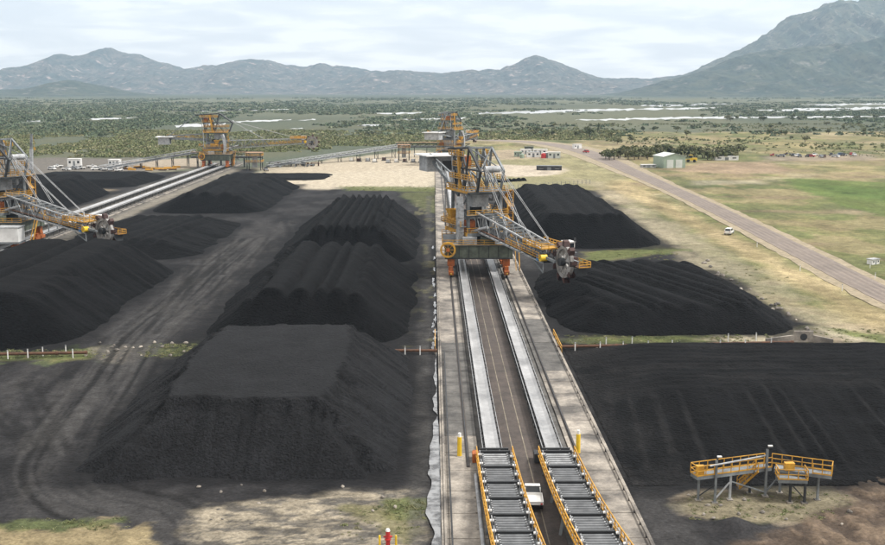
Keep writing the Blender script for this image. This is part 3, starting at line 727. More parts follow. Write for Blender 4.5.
# drain with standing water left of the apron
dr = thing('drain', 'wet concrete drain with shining water left of the conveyor apron', 'drain')
rs = random.Random(4)
P = [(-1.5, 64)] ; bb = MB(); vs = []; fs = []
ny = 120
for i in range(ny):
    y = 66 + i * (166 - 66) / (ny - 1)
    wl = -0.35 + 0.65 * sstep(110, 138, np.array(y)) + 0.3 * (vn(np.array(y / 1.8), np.array(0.), 3) - .5) + .8 * (vn(np.array(y / 4.), np.array(0.), 7) - .5)
    wr = 0.75 - 0.25 * sstep(118, 140, np.array(y)) + 0.15 * (vn(np.array(y / 2), np.array(2.), 4) - .5)
    vs += [(float(wl), y, 0.12), (float(wr), y, 0.12)]
    if i: fs.append((2 * i - 2, 2 * i - 1, 2 * i + 1, 2 * i))
ob('wet_bed', MB().add(vs, fs), 'wet', dr)
ob('drain_kerb', MB().box(0.78, 1.02, 66, 420, -0.2, 0.34), 'concrete', dr)
k = 0
for y in (171, 176, 181, 186, 191, 197, 204, 214, 226, 232, 246, 262, 280):
    pts = []; rr = random.Random(k)
    for a in range(14):
        th = 2 * math.pi * a / 14; q = rr.uniform(0.55, 1.1)
        q = rr.uniform(.3, 1.2); pts.append((0.2 + (.45 * math.sin(y * 3) * .5) + 0.34 * q * math.cos(th), y + 3.4 * q * math.sin(th), 0.13))
    tag(ob('puddle', MB().add(pts, [tuple(range(14))]), 'wet'), 'pale wet puddle in the drain beside the left apron', 'puddle', 'puddles along the drain'); k += 1

# ------------------------------------------------------------------ YARD CONVEYORS
def yard_conveyor(cx, y0, y1, label_, near=True, width=1.8, m='belt'):
    t = thing('yard_conveyor', label_, 'conveyor', (cx, y0, 0))
    L = y1 - y0
    hw = width / 2
    sec = [(-hw, 1.62), (-hw * .5, 1.42), (hw * .5, 1.42), (hw, 1.62)]
    vs = []; n = 60
    for i in range(n + 1):
        for sx, sz in sec: vs.append((sx, L * i / n, sz))
        for sx, sz in reversed(sec): vs.append((sx, L * i / n, sz - 0.04))
    fs = []
    for i in range(n):
        for q in range(8): fs.append((8 * i + q, 8 * i + (q + 1) % 8, 8 * i + 8 + (q + 1) % 8, 8 * i + 8 + q))
    ob('belt', MB().add(vs, fs), m, t)
    for s in (-1, 1):
        ob('stringer', MB().box(s * (hw + .12) - .07, s * (hw + .12) + .07, 0, L, 1.05, 1.3), 'steel_dark', t)
        ob('belt_edge_guard', MB().box(s * (hw + .30) - .03, s * (hw + .30) + .03, 0, L, 1.32, 1.5), 'steel_light' if m == 'belt' else 'steel', t)
    # trestles
    tm = MB()
    for s in (-1, 1): tm.box(s * (hw + .12) - .06, s * (hw + .12) + .06, -.08, .08, 0, 1.05)
    tm.box(-hw - .3, hw + .3, -.06, .06, .8, .95); tm.beam((-hw, 0, .1), (hw, 0, .8), .08)
    tm.tube((-hw - .28, 0.3, 1.36), (-hw * .5, .3, 1.3), .07, n=6); tm.tube((hw * .5, .3, 1.3), (hw + .28, .3, 1.36), .07, n=6)
    me = tm.mesh('trestle'); me.materials.append(M['steel_dark'])
    far = MB(); y = 0.5; i = 0
    while y < L:
        if near and i < 55:
            o = link(bpy.data.objects.new('trestle', me)); o.parent = t; o.location = (0, y, 0)
        else:
            for s in (-1, 1): far.box(s * (hw + .12) - .06, s * (hw + .12) + .06, y - .08, y + .08, 0, 1.05)
        y += 2.0 if (near and i < 55) else 5.0; i += 1
    if far.v: ob('distant_trestles', far, 'steel_dark', t, kind='stuff')
    return t
yard_conveyor(6.75, 115, 604, 'left long pale belt conveyor running under the main reclaimer', width=1.62)
yard_conveyor(13.6, 115, 604, 'right long pale belt conveyor running under the main reclaimer', width=1.62)
yard_conveyor(-118.5, 300, 585, 'left of two pale belts feeding the far left stacker', False, 2.2, 'belt')
yard_conveyor(-111.0, 255, 585, 'right of two pale belts feeding the far left stacker', False, 2.2, 'belt')
for xx, lab in ((-121.5, 'outer crane rail of the left yard line'), (-108.0, 'inner crane rail of the left yard line')):
    t = thing('crane_rail', lab, 'rail', (xx, 0, 0))
    ob('rail_bed', MB().box(-0.9, 0.9, 190, 600, -0.2, 0.25), 'concrete', t)
    ob('rail_head', MB().box(-0.06, 0.06, 190, 600, 0.25, 0.42), 'steel_dark', t)

# ------------------------------------------------------------------ INCLINED HEAD SECTIONS at the bottom of the picture
def inclined(cx, label_, mirror):
    y0, z0 = 115.0, 1.35
    t = thing('inclined_conveyor', label_, 'conveyor', (cx, y0, 0))
    def zc(s): return z0 + 0.045 * s + 0.0019 * s * s          # s metres back towards the camera side
    Ls = 48.0
    st = MB()
    for sx in (-1, 1):
        st.path([(sx * 1.5, -s, zc(s) - .15) for s in np.arange(0, Ls + .1, 4)], .16, .45)
    ob('side_girder', st, 'steel_dark', t)
    bd = MB(); S_ = list(np.arange(0, Ls + .1, 2))
    vs = []; fs = []
    for i, s in enumerate(S_):
        vs += [(-1.3, -s, zc(s) - .28), (1.3, -s, zc(s) - .28)]
        if i: fs.append((2 * i - 2, 2 * i - 1, 2 * i + 1, 2 * i))
    ob('belt', bd.add(vs, fs), 'belt_dark', t)
    rm = MB().tube((-1.28, 0, 0), (1.28, 0, 0), .17, n=8).mesh('roller'); rm.materials.append(M['roller_grey'])
    rl_ = MB().tube((-1.28, 0, 0), (1.28, 0, 0), .13, n=8).mesh('roller'); rl_.materials.append(M['steel_light'])
    cm = MB().box(-.07, .07, -.08, .08, -.12, .12).mesh('bearing'); cm.materials.append(M['steel_light'])
    fm = MB().box(-1.75, 1.75, -.16, .16, -.25, .17).mesh('cross_frame'); fm.materials.append(M['steel_dark'])
    fm2 = MB().box(-1.3, 1.3, -.06, .06, -.3, -.1).mesh('frame_rail'); fm2.materials.append(M['steel_dark'])
    s = 0.3; k = 0
    while s < Ls:
        if k % 7 == 0:
            o = link(bpy.data.objects.new('cross_frame', fm)); o.parent = t; o.location = (0, -s, zc(s) + .1)
        else:
            o = link(bpy.data.objects.new('roller', rl_ if k < 6 else rm)); o.parent = t; o.location = (0, -s, zc(s))
            for sx in (-1, 1):
                b_ = link(bpy.data.objects.new('bearing', cm)); b_.parent = o; b_.location = (sx * 1.36, 0, .06)
        s += 0.82; k += 1
    # walkways with yellow handrails
    for sx in (-1, 1):
        w_ = MB(); vs = []; fs = []
        for i, s in enumerate(S_):
            a, b = sorted((sx * 1.6, sx * 2.05))
            vs += [(a, -s, zc(s) - .3), (b, -s, zc(s) - .3), (b, -s, zc(s) - .4), (a, -s, zc(s) - .4)]
            if i:
                q = 4 * i - 4
                fs += [(q, q + 1, q + 5, q + 4), (q + 1, q + 2, q + 6, q + 5), (q + 2, q + 3, q + 7, q + 6), (q + 3, q, q + 4, q + 7)]
        wk = ob('walkway', w_.add(vs, fs), 'steel', t)
        pts = [(sx * 2.02, -s, zc(s) - .3) for s in np.arange(0.2, Ls, 3.0)]
        hr = ob('handrail', MB().rail(pts, 1.05, 1.5, .045), 'yellow', t)
        # kickplates
        ob('toe_board', MB().path([(sx * 2.08, -s, zc(s) - .25) for s in np.arange(0, Ls, 4)], .05, .16), 'yellow', t)
        # pull-wire switch boxes and bent grey stanchions
        for j, s in enumerate(np.arange(2.0 + (0.8 if sx > 0 else 0), Ls, 3.4)):
            h = zc(s)
            q = MB().path([(sx * 1.75, -s, h - .3), (sx * 1.75, -s, h + .8), (sx * 1.75, -s - .9, h + .8 + .08), (sx * 1.75, -s - .9, h - .1)], .07)
            p_ = ob('stanchion', q, 'steel_light', t)
            ob('switch_box', MB().box(sx * 1.75 - .16, sx * 1.75 + .16, -s - .2, -s + .2, h - .1, h + .32), 'steel_dark', t)
            ob('lamp', MB().tube((sx * 1.75 - .16, -s - .1, h + .38), (sx * 1.75 + .2, -s - .1, h + .38), .14), 'white', t)
    # supporting bents
    for s in np.arange(4, Ls, 8):
        h = zc(s) - .4
        bm = MB()
        for sx in (-1, 1): bm.beam((sx * 1.5, -s, h), (sx * 1.9, -s, 0), .25)
        bm.beam((-1.6, -s, h - .2), (1.6, -s, h - .2), .25); bm.beam((-1.5, -s, h), (1.9, -s, 0.2), .12)
        ob('bent', bm, 'steel', t)
    # tail pulley frame where the pale belt begins
    tf = MB().box(-1.6, 1.6, .1, .35, 1.05, 1.75)
    ob('tail_frame', tf, 'steel_dark', t)
    ob('motor', MB().box(-2.5, -1.75, -.6, .6, .3, 1.3).tube((-2.2, .6, .9), (-2.2, 1.3, .9), .3), 'orange' if not mirror else 'steel_dark', t)
    return t
inclined(6.9, 'left dark roller conveyor climbing towards the viewer with yellow handrails', False)
inclined(13.9, 'right dark roller conveyor climbing towards the viewer with yellow handrails', True)
# pale pipe left of the climbing conveyor
t = thing('water_pipe', 'pale grey pipe lying beside the left climbing conveyor', 'pipe', (4.5, 0, 0.28))
ob('pipe', MB().tube((0.1, 110, .25), (0, 66, .25), .2, n=10), 'steel_light', t)
for k in range(10): ob('pipe_saddle', MB().box(-.3, .3, 68 + 4 * k, 68.3 + 4 * k, 0, .12), 'concrete', t)

# ------------------------------------------------------------------ STACKER-RECLAIMERS
def reclaimer(label_, loc, boom_dir, L, tip_z, cw_z, detail=True, cw_len=24.0):
    t = thing('stacker_reclaimer', label_, 'reclaimer', loc)
    g = 6.2
    # travel gear
    wheel_me = MB().tube((-.16, 0, 0), (.16, 0, 0), .42, n=12).mesh('wheel'); wheel_me.materials.append(M['steel_dark'])
    for sx in (-1, 1):
        for sy in (-1, 1):
            cx, cy = sx * g, sy * 7.5
            b = MB().box(cx - .55, cx + .55, cy - 3.4, cy - .3, .75, 1.55).box(cx - .55, cx + .55, cy + .3, cy + 3.4, .75, 1.55)
            b.box(cx - .45, cx + .45, cy - 2.2, cy + 2.2, 1.6, 2.4)
            bo = ob('bogie', b, 'orange', t)
            for dy in (-2.9, -1.9, -.9, .9, 1.9, 2.9):
                o = link(bpy.data.objects.new('wheel', wheel_me)); o.parent = bo; o.location = (cx, cy + dy, .62)
            ob('leg', MB().box(cx - .8, cx + .8, cy - .9, cy + .9, 2.4, 4.3), 'orange', t)
            ob('buffer', MB().tube((cx, cy + sy * 3.4, 1.1), (cx, cy + sy * 4.1, 1.1), .2), 'yellow', t)
    # portal
    p = MB()
    for sy in (-1, 1): p.box(-7.6, 7.6, sy * 7.5 - 1.1, sy * 7.5 + 1.1, 4.3, 7.0)
    for sx in (-1, 1): p.box(sx * g - 1.0, sx * g + 1.0, -6.4, 6.4, 4.5, 6.8)
    pf = ob('portal_frame', p, 'steel_green', t)
    rb = MB()
    for k in range(7): rb.box(-6.6 + 2.2 * k - .06, -6.6 + 2.2 * k + .06, -8.72, -8.6, 4.4, 6.9)
    rb.box(-7.6, 7.6, -8.95, -8.6, 4.05, 4.3).box(-7.6, 7.6, -8.95, -8.6, 7.0, 7.15)
    ob('portal_stiffener', rb, 'steel_dark', t)
    ob('portal_deck', MB().box(-8.2, 8.2, -9.4, 8.8, 7.16, 7.28), 'steel', t)
    ob('portal_handrail', MB().rail([(-8.1, -9.3, 7.28), (8.1, -9.3, 7.28), (8.1, 8.7, 7.28), (-8.1, 8.7, 7.28), (-8.1, -9.3, 7.28)], 1.1, 2.2, .05), 'yellow', t)
    for k, (a, b_) in enumerate(((-3.6, -.4), (.4, 3.6))):
        ob('control_cabinet', MB().box(a, b_, -8.6, -7.3, 7.29, 8.9), 'steel_green' if k else 'steel_light', t)
    cr_ = MB().ring((-6.9, -9.3, 6.2), (0, 1, 0), 1.35, 1.75, .7, 24)
    for k in range(8):
        th = k * math.pi / 4; cr_.beam((-6.9, -9.3, 6.2), (-6.9 + 1.4 * math.cos(th), -9.3, 6.2 + 1.4 * math.sin(th)), .14)
    reel = ob('cable_reel', cr_, 'yellow', t)
    ob('reel_hub', MB().tube((-6.9, -9.75, 6.2), (-6.9, -8.9, 6.2), .4), 'orange', reel)
    ob('slew_ring', MB().tube((0, 0, 7.28), (0, 0, 8.9), 3.6, n=28), 'steel_dark', t)
    # access stair on the portal side
    sm = MB(); sm.beam((8.6, -6, .9), (8.6, -1, 7.2), .12, .3); sm.beam((9.4, -6, .9), (9.4, -1, 7.2), .12, .3)
    stair = ob('stair', sm, 'yellow', t)
    ob('stair_rail', MB().rail([(9.45, -6, .9), (9.45, -1, 7.2)], 1.0, 1.4, .04), 'yellow', stair)
    # slewing superstructure, u along the boom
    th = math.atan2(boom_dir[1], boom_dir[0])
    RM = Matrix.Rotation(th, 4, 'Z')
    def B(): return MB(RM)
    ob('slew_deck', B().box(-7.5, 6, -5, 5, 8.9, 9.6), 'steel', t)
    ob('slew_deck_handrail', B().rail([(-7.4, -4.9, 9.6), (5.9, -4.9, 9.6), (5.9, 4.9, 9.6), (-7.4, 4.9, 9.6), (-7.4, -4.9, 9.6)], 1.1, 2.0, .055), 'yellow', t)
    ob('orange_cabinet', B().box(2.0, 4.2, -4.3, -2.2, 9.6, 12.2), 'orange', t)
    ob('orange_cabinet', B().box(-6.6, -4.6, 2.0, 4.4, 9.6, 11.6), 'orange', t)
    for u in (-5.5, 4.2):
        for v in (-4, 4): ob('house_column', B().beam((u, v, 9.6), (u * .92, v, 18.6), .65), 'steel', t)
    # yellow stair tower at the deck corner and extra service decks
    stt = ob('stair_tower', B().path([(2.2, 5.2, 9.6), (2.2, 5.2, 19.2)], .14).path([(5.2, 5.2, 9.6), (5.2, 5.2, 19.2)], .14).path([(2.2, 6.6, 9.6), (2.2, 6.6, 19.2)], .14).path([(5.2, 6.6, 9.6), (5.2, 6.6, 19.2)], .14), 'yellow', t)
    for k in range(5):
        z = 9.7 + 1.85 * k; a_, b_ = ((2.3, z), (5.1, z + 1.85)) if k % 2 == 0 else ((5.1, z), (2.3, z + 1.85))
        ob('stair_flight', B().beam((a_[0], 5.9, a_[1]), (b_[0], 5.9, b_[1]), 1.0, .15), 'yellow', stt)
        ob('stair_guard', B().rail([(2.2, 6.65, z), (5.2, 6.65, z)], 1.0, 1.5, .05), 'yellow', stt)
    ob('service_deck', B().box(-9.4, -7.52, -4.6, 4.6, 11.4, 11.52), 'steel', t)
    ob('service_handrail', B().rail([(-7.6, -4.6, 11.52), (-9.4, -4.6, 11.52), (-9.4, 4.6, 11.52), (-7.6, 4.6, 11.52)], 1.1, 1.6, .06), 'yellow', t)
    ob('side_deck', B().box(-6.4, 5.6, -6.4, -5.02, 11.0, 11.12), 'steel', t)
    ob('side_handrail', B().rail([(-6.4, -5.1, 11.12), (-6.4, -6.4, 11.12), (5.6, -6.4, 11.12)], 1.1, 1.6, .06), 'yellow', t)
    ob('yellow_drive', B().box(-3.2, -.6, -6.2, -5.2, 11.13, 12.8).tube((-.6, -5.7, 12), (.8, -5.7, 12), .55, n=12), 'yellow', t)
    ob('duct', B().path([(-4, 3.0, 13.1), (-4, 3.0, 16.5), (2.5, 3.0, 16.5), (2.5, 3.0, 18.6)], .6), 'steel_light', t)
    ob('walkway_ramp', B().beam((5.4, 2.8, 13.6), (9.5, 2.6, 12.6), .8, .1), 'yellow', t)
    hb = B()
    for z in (13.4, 18.3):
        for v in (-4, 4): hb.beam((-5.6, v, z), (4.4, v, z), .4, .6)
        for u in (-5.4, 4.2): hb.beam((u, -4, z), (u, 4, z), .4, .6)
    for v in (-4, 4): hb.beam((-5.4, v, 9.8), (4, v, 18), .3)
    ob('house_beam', hb, 'steel', t)
    ob('machinery_house', B().box(-5.0, 1.0, -3.4, 3.4, 9.62, 12.8), 'steel_light', t)
    ob('machinery_roof', B().box(-5.3, 1.3, -3.7, 3.7, 12.81, 13.05), 'steel', t)
    for v in (-2, 0, 2): ob('house_louvre', B().box(1.0, 1.06, v - .7, v + .7, 10.2, 12.2), 'steel_dark', t)
    ob('hoist_winch', B().tube((-2, -1.6, 14.2), (-2, 1.6, 14.2), .9, n=14).box(-3.2, -.8, -2.2, 2.2, 13.06, 13.4), 'steel_dark', t)
    ob('mid_deck', B().box(-6.2, 5.2, 3.3, 5.2, 13.5, 13.62).box(4.3, 6.0, -5, 5, 13.5, 13.62), 'steel', t)
    ob('mid_handrail', B().rail([(-6.2, 5.1, 13.62), (5.9, 5.1, 13.62), (5.9, -4.9, 13.62)], 1.1, 1.8, .055), 'yellow', t)
    # curved discharge chute
    ch = B(); cpt = []
    for k in range(9):
        a = k / 8; cpt.append((3.0 + 2.0 * math.sin(a * math.pi) * .7, -5.6 - .5 * math.sin(a * math.pi), 17.5 - a * 12.2))
    ob('discharge_chute', ch.path(cpt, 1.5, 1.3), 'steel_light', t)
    ud = B().box(-7, 6, -5, 5, 18.65, 18.85)
    ob('upper_deck', ud, 'steel', t)
    ob('upper_handrail', B().rail([(-6.9, -4.9, 18.85), (5.9, -4.9, 18.85), (5.9, 4.9, 18.85), (-6.9, 4.9, 18.85), (-6.9, -4.9, 18.85)], 1.1, 1.8, .06), 'yellow', t)
    ob('transfer_hopper', B().box(-1.5, 1.8, -2, 2, 15.0, 18.64), 'steel_light', t)
    # mast
    for v in (-2.8, 2.8):
        mm_ = B(); z = 18.85
        mm_.beam((-6, v, z), (-7.5, v, 28), .5); mm_.beam((-1, v, z), (-3.2, v, 28.2), .5)
        mm_.beam((-11, v, 27.6), (1.5, v, 28.4), .5); mm_.beam((1.5, v, 28.4), (8.3, v, 23.6), .45)
        mm_.beam((8.3, v, 23.6), (6.5, v, z), .45); mm_.beam((-1, v, z), (1.5, v, 28.4), .4)
        mm_.beam((-3.2, v, 28.2), (3.5, v, z), .35); mm_.beam((1.5, v, 23.6), (8.3, v, 23.6), .35); mm_.beam((-6.6, v, 23.6), (1.5, v, 23.6), .35)
        mm_.beam((-6, v, z), (-3.2, v, 28.2), .3)
        ob('mast_frame', mm_, 'steel_dark' if v < 0 else 'steel', t)
    for u, z in ((-7.5, 28), (1.5, 28.4), (8.3, 23.6), (-6.6, 23.6), (1.5, 23.6), (-11, 27.6)): ob('mast_crossbeam', B().beam((u, -2.8, z), (u, 2.8, z), .35), 'steel', t)
    ob('mast_brace', B().beam((1.5, -2.8, 28.4), (8.3, 2.8, 23.6), .2), 'steel', t); ob('mast_brace', B().beam((1.5, 2.8, 28.5), (8.3, -2.8, 23.7), .2), 'steel', t)
    ob('sheave', B().tube((8.2, -1.8, 24.0), (8.2, 1.8, 24.0), .75, n=14), 'steel_light', t)
    ob('mast_platform', B().box(-7.5, -2.2, -3.2, 3.2, 23.8, 23.9), 'steel', t)
    ob('mast_handrail', B().rail([(-7.4, -3.2, 23.9), (-2.2, -3.2, 23.9), (-2.2, 3.2, 23.9), (-7.4, 3.2, 23.9), (-7.4, -3.2, 23.9)], 1.1, 1.5, .06), 'yellow', t)
    ob('mast_cabinet', B().box(-6.6, -4.4, -2.4, .2, 23.91, 26.2), 'orange', t)
    for k, (zz, ua, ub, vv) in enumerate(((21.2, -7.0, 6.4, 3.6), (26.3, -8.6, .6, 3.2))):
        for sv in (-1, 1):
            ob('mast_walkway', B().box(ua, ub, sv * vv - .45, sv * vv + .45, zz, zz + .1), 'steel', t)
            ob('mast_rail', B().rail([(ua, sv * (vv + .45), zz + .1), (ub, sv * (vv + .45), zz + .1)], 1.1, 1.4, .07), 'yellow', t)
    for sv in (-1, 1):
        ob('ladder_cage', B().path([(-2.2, sv * 3.4, 18.9), (-3.4, sv * 3.4, 27.8)], .8, .5), 'yellow', t)
        ob('mast_diagonal', B().beam((-6.6, sv * 2.8, 23.6), (-1, sv * 2.8, 18.9), .25), 'steel', t)
        ob('mast_diagonal', B().beam((1.5, sv * 2.8, 23.6), (6.5, sv * 2.8, 18.9), .25), 'steel', t)
        ob('mast_diagonal', B().beam((-7.3, sv * 2.8, 27.6), (-1.8, sv * 2.8, 23.6), .25), 'steel', t)
        ob('hydraulic_cylinder', B().tube((4.6, sv * 3.2, 9.8), (10.5, sv * 2.0, 11.4), .35, n=10), 'steel_light', t)
        ob('yellow_girder', B().beam((-7.4, sv * 5.05, 9.3), (6.0, sv * 5.05, 9.3), .12, .7), 'yellow', t)
        ob('yellow_girder', B().beam((-7.0, sv * 5.06, 18.7), (6.0, sv * 5.06, 18.7), .12, .4), 'yellow', t)
    ob('hopper', B().add([(-1.4, -7.4, 14.6), (1.6, -7.4, 14.6), (1.6, -5.2, 14.6), (-1.4, -5.2, 14.6), (-.6, -6.8, 12.8), (.8, -6.8, 12.8), (.8, -5.8, 12.8), (-.6, -5.8, 12.8)], [(0, 1, 5, 4), (1, 2, 6, 5), (2, 3, 7, 6), (3, 0, 4, 7)]), 'yellow', t)
    ob('cable_tray', B().path([(-6.8, -5.3, 9.9), (-6.8, -5.3, 18.4), (-7.3, -3.1, 19), (-8.2, -3.1, 27.4)], .3, .2), 'steel_light', t)
    ob('lamp_post', B().beam((5.6, -4.7, 18.9), (5.6, -4.7, 21.8), .12), 'steel_light', t)
    ob('lamp_post', B().beam((-6.6, 4.7, 18.9), (-6.6, 4.7, 21.8), .12), 'steel_light', t)
    # counter boom and weight box
    cl_ = cw_len; a0 = (-5, 17.2 if cw_z > 20 else 14.5); a1 = (-cl_, cw_z)
    cbm = B()
    for v in (-2.6, 2.6):
        cbm.beam((a0[0], v, a0[1]), (a1[0], v, a1[1]), .5, .8)
        cbm.beam((a0[0], v, a0[1] + 3.4), (a1[0], v, a1[1] + 1.0), .35, .4)
        for k in range(6):
            f0, f1 = k / 6, (k + 1) / 6
            p0 = (a0[0] + (a1[0] - a0[0]) * f0, v, a0[1] + (a1[1] - a0[1]) * f0); p1 = (a0[0] + (a1[0] - a0[0]) * f1, v, a0[1] + 3.4 + (a1[1] + 1 - a0[1] - 3.4) * f1)
            cbm.beam(p0, p1, .2)
    ob('counterweight_boom', cbm, 'steel', t)
    ob('counterweight_walkway', B().beam((a0[0], 3.6, a0[1] + 1), (a1[0], 3.6, a1[1] + .6), 1.0, .12), 'yellow', t)
    ob('counterweight_handrail', B().rail([(a0[0], 4.1, a0[1] + 1), (a1[0], 4.1, a1[1] + .6)], 1.1, 2.0, .06), 'yellow', t)
    ob('counterweight_stay', B().tube((-11, 2.4, 27.8), (a1[0] + 2, 2.4, a1[1] + 1.4), .12, n=6).tube((-11, -2.4, 27.8), (a1[0] + 2, -2.4, a1[1] + 1.4), .12, n=6), 'steel', t)
    ob('counterweight', B().box(a1[0] - 3.5, a1[0] + 2.2, -4.2, 4.2, a1[1] - 3.2, a1[1] + .6), 'steel_light', t)
    ob('recess_shade_panel', B().box(a1[0] + 2.21, a1[0] + 2.3, -.2, 3.6, a1[1] - 2.9, a1[1] - .6).box(a1[0] - 2.6, a1[0] + 1.6, 4.21, 4.28, a1[1] - 1.6, a1[1] + .1), 'steel_dark', t)  # dark panels on the faces, painting the shade of the open interior
    for k in range(4): ob('roof_panel', B().box(a1[0] - 4.8 + 2.3 * k, a1[0] - 2.75 + 2.3 * k, -5.0, 5.0, a1[1] + .852, a1[1] + .91), 'white' if k != 1 else 'steel_light', t)
    ob('counterweight_roof', B().box(a1[0] - 5.0, a1[0] + 4.4, -5.2, 5.2, a1[1] + .62, a1[1] + .85), 'white', t)
    # boom: lattice box girder
    r0, rz = 4.5, 11.8
    nb = 13
    def bp(k, v, top):
        f = k / nb; u = r0 + (L - 3.5 - r0) * f; hw = 2.3 - .5 * f; hh = 4.3 - 1.7 * f
        return (u, v * hw, rz + (tip_z - rz) * f - hh * .45 + (hh if top else 0))
    bo = B(); vs = []; fs = []
    for k in range(nb + 1):
        a, c = bp(k, -.8, False), bp(k, .8, False); vs += [a, c, (c[0], c[1], c[2] - .08), (a[0], a[1], a[2] - .08)]
        if k:
            q = 4 * k - 4; fs += [(q, q + 1, q + 5, q + 4), (q + 1, q + 2, q + 6, q + 5), (q + 2, q + 3, q + 7, q + 6), (q + 3, q, q + 4, q + 7)]
    boom = ob('boom', bo.add(vs, fs), 'steel_dark', t)
    for v in (-1, 1):
        for tp in (False, True): ob('chord', B().path([bp(k, v, tp) for k in range(nb + 1)], .3), 'steel_light', boom)
    def brace(a, b, r=.17, m_='steel'):
        if detail: ob('brace', B().beam(a, b, r), m_, boom)
        else: far_b.beam(a, b, r * 1.3)
    far_b = B()
    for k in range(nb):
        for v in (-1, 1):
            brace(bp(k, v, k % 2 == 0), bp(k + 1, v, k % 2 == 1)); brace(bp(k, v, False), bp(k, v, True), .14)
        brace(bp(k, -1, True), bp(k + 1, 1, True), .14); brace(bp(k, 1, True), bp(k, -1, True), .16); brace(bp(k, 1, False), bp(k, -1, False), .16)
    if not detail: ob('bracing', far_b, 'steel', boom)
    bb = B(); vs = []; fs = []
    for k in range(nb + 1):
        a, c = bp(k, -.55, False), bp(k, .55, False); vs += [(a[0], a[1], a[2] + .6), (c[0], c[1], c[2] + .6)]
        if k: fs.append((2 * k - 2, 2 * k - 1, 2 * k + 1, 2 * k))
    ob('boom_belt', bb.add(vs, fs), 'belt_dark', boom)
    for v in (-1, 1):
        wk = B(); pts = [bp(k, v, False) for k in range(0, nb + 1)]
        pts = [(a, b_ + v * .45, c + .9) for a, b_, c in pts]
        wk.path(pts, .6, .08); ob('boom_walkway', wk, 'rust', t)
        ob('boom_handrail', B().rail([(a, b_ + v * .45, c) for a, b_, c in pts[(7 if v < 0 else 4)::2]], 1.1, 1.8, .05), 'yellow', t)
    tf = B(); e = bp(nb, 0, True)
    tf.box(e[0] - 8, e[0] + .5, -2.4, 2.4, e[2] + .1, e[2] + .2)
    ob('tip_deck', tf, 'yellow', t)
    ob('tip_handrail', B().rail([(e[0] - 8, -2.4, e[2] + .2), (e[0] + .5, -2.4, e[2] + .2), (e[0] + .5, 2.4, e[2] + .2), (e[0] - 8, 2.4, e[2] + .2)], 1.1, 1.3, .07), 'yellow', t)
    # stays
    for v in (-1.7, 1.7):
        q1 = bp(6, 0, True); q2 = bp(11, 0, True)
        for dv in (-.22, .22):
            ob('stay', B().tube((8.3, v + dv, 24.0), (q1[0], v + dv, q1[2] + .6), .06, n=6), 'steel_light', t)
            ob('stay', B().tube((8.3, v + dv, 24.3), (q2[0], v + dv * .6, q2[2] + .9), .06, n=6), 'steel_light', t)
        ob('stay_bracket', B().beam((q2[0], v, q2[2] - .2), (q2[0], v, q2[2] + 1.2), .3), 'steel_light', t)
    # bucket wheel
    u0, wz, wv = L, tip_z - .6, 1.2
    wh = B().ring((u0, wv, wz), (0, 1, 0), 2.5, 3.25, .7, 32)
    for k in range(8):
        a = k * math.pi / 4 + .2; wh.beam((u0, wv, wz), (u0 + 2.7 * math.cos(a), wv, wz + 2.7 * math.sin(a)), .35)
    whl = ob('bucket_wheel', wh, 'wheel_steel', t)
    ob('wheel_plate', B().ring((u0, wv + .05, wz), (0, 1, 0), 1.6, 2.55, .12, 32), 'wheel_steel', whl)
    ob('wheel_hub', B().tube((u0, wv - 1.2, wz), (u0, wv + 1.2, wz), .8, n=14), 'steel_dark', whl)
    for k in range(9):
        a = k * 2 * math.pi / 9
        Rk = RM @ Matrix.Translation((u0, wv, wz)) @ Matrix.Rotation(-a, 4, 'Y') @ Matrix.Translation((3.3, 0, 0))
        bk = MB(Rk)
        hw_, s0 = .62, .55
        bk.add([(-.15, -hw_, -s0), (-.15, hw_, -s0), (.85, hw_ * .9, -s0 * .2), (.85, -hw_ * .9, -s0 * .2), (-.15, -hw_, s0), (-.15, hw_, s0), (.95, hw_, s0 * 1.1), (.95, -hw_, s0 * 1.1)],
               [(0, 1, 2, 3), (0, 4, 5, 1), (1, 5, 6, 2), (2, 6, 7, 3), (3, 7, 4, 0)])
        ob('bucket', bk, 'maroon', whl)
    ob('wheel_gearbox', B().box(u0 - 1.6, u0 + .6, wv + .9, wv + 2.6, wz - .7, wz + .8), 'maroon', t)
    ob('wheel_motor', B().tube((u0 - 3.6, wv + 1.8, wz + .2), (u0 - 1.6, wv + 1.8, wz + .2), .65, n=12), 'rust', t)
    ob('drive_motor', B().tube((u0 - 3.6, -2.4, wz + .4), (u0 - 3.6, -1.0, wz + .4), .7, n=12), 'yellow_bright', t)
    ob('drive_guard', B().box(u0 - 5.4, u0 - 4.4, -2.4, -1.2, wz - .3, wz + .9), 'blue', t)
    arm = B().beam((L - 4, 1.8, tip_z), (u0 + 2.4, 3.0, wz), .5); arm.beam((L - 4, -1.4, tip_z), (u0 - .5, -.6, wz), .5)
    arm.beam((L - 4, -1.4, tip_z - 1), (u0 - 3, -2, wz - 2.5), .2).beam((u0 - 3, -2, wz - 2.5), (u0 - 8, -1.6, tip_z - 1.2), .2)
    ob('wheel_arm', arm, 'steel', t)
    dk = B().box(u0 - 3, u0 + 3.2, 2.7, 5.2, wz - 1.0, wz - .88)
    ob('wheel_deck', dk, 'rust', t)
    ob('wheel_deck_handrail', B().rail([(u0 - 3, 5.2, wz - .9), (u0 + 3.2, 5.2, wz - .9), (u0 + 3.2, 2.7, wz - .9)], 1.1, 1.3, .06), 'yellow', t)
    ob('chute_guard', B().box(u0 - 2.2, u0 + 2.6, 2.0, 4.6, wz - 2.6, wz - 1.02), 'steel_dark', t)
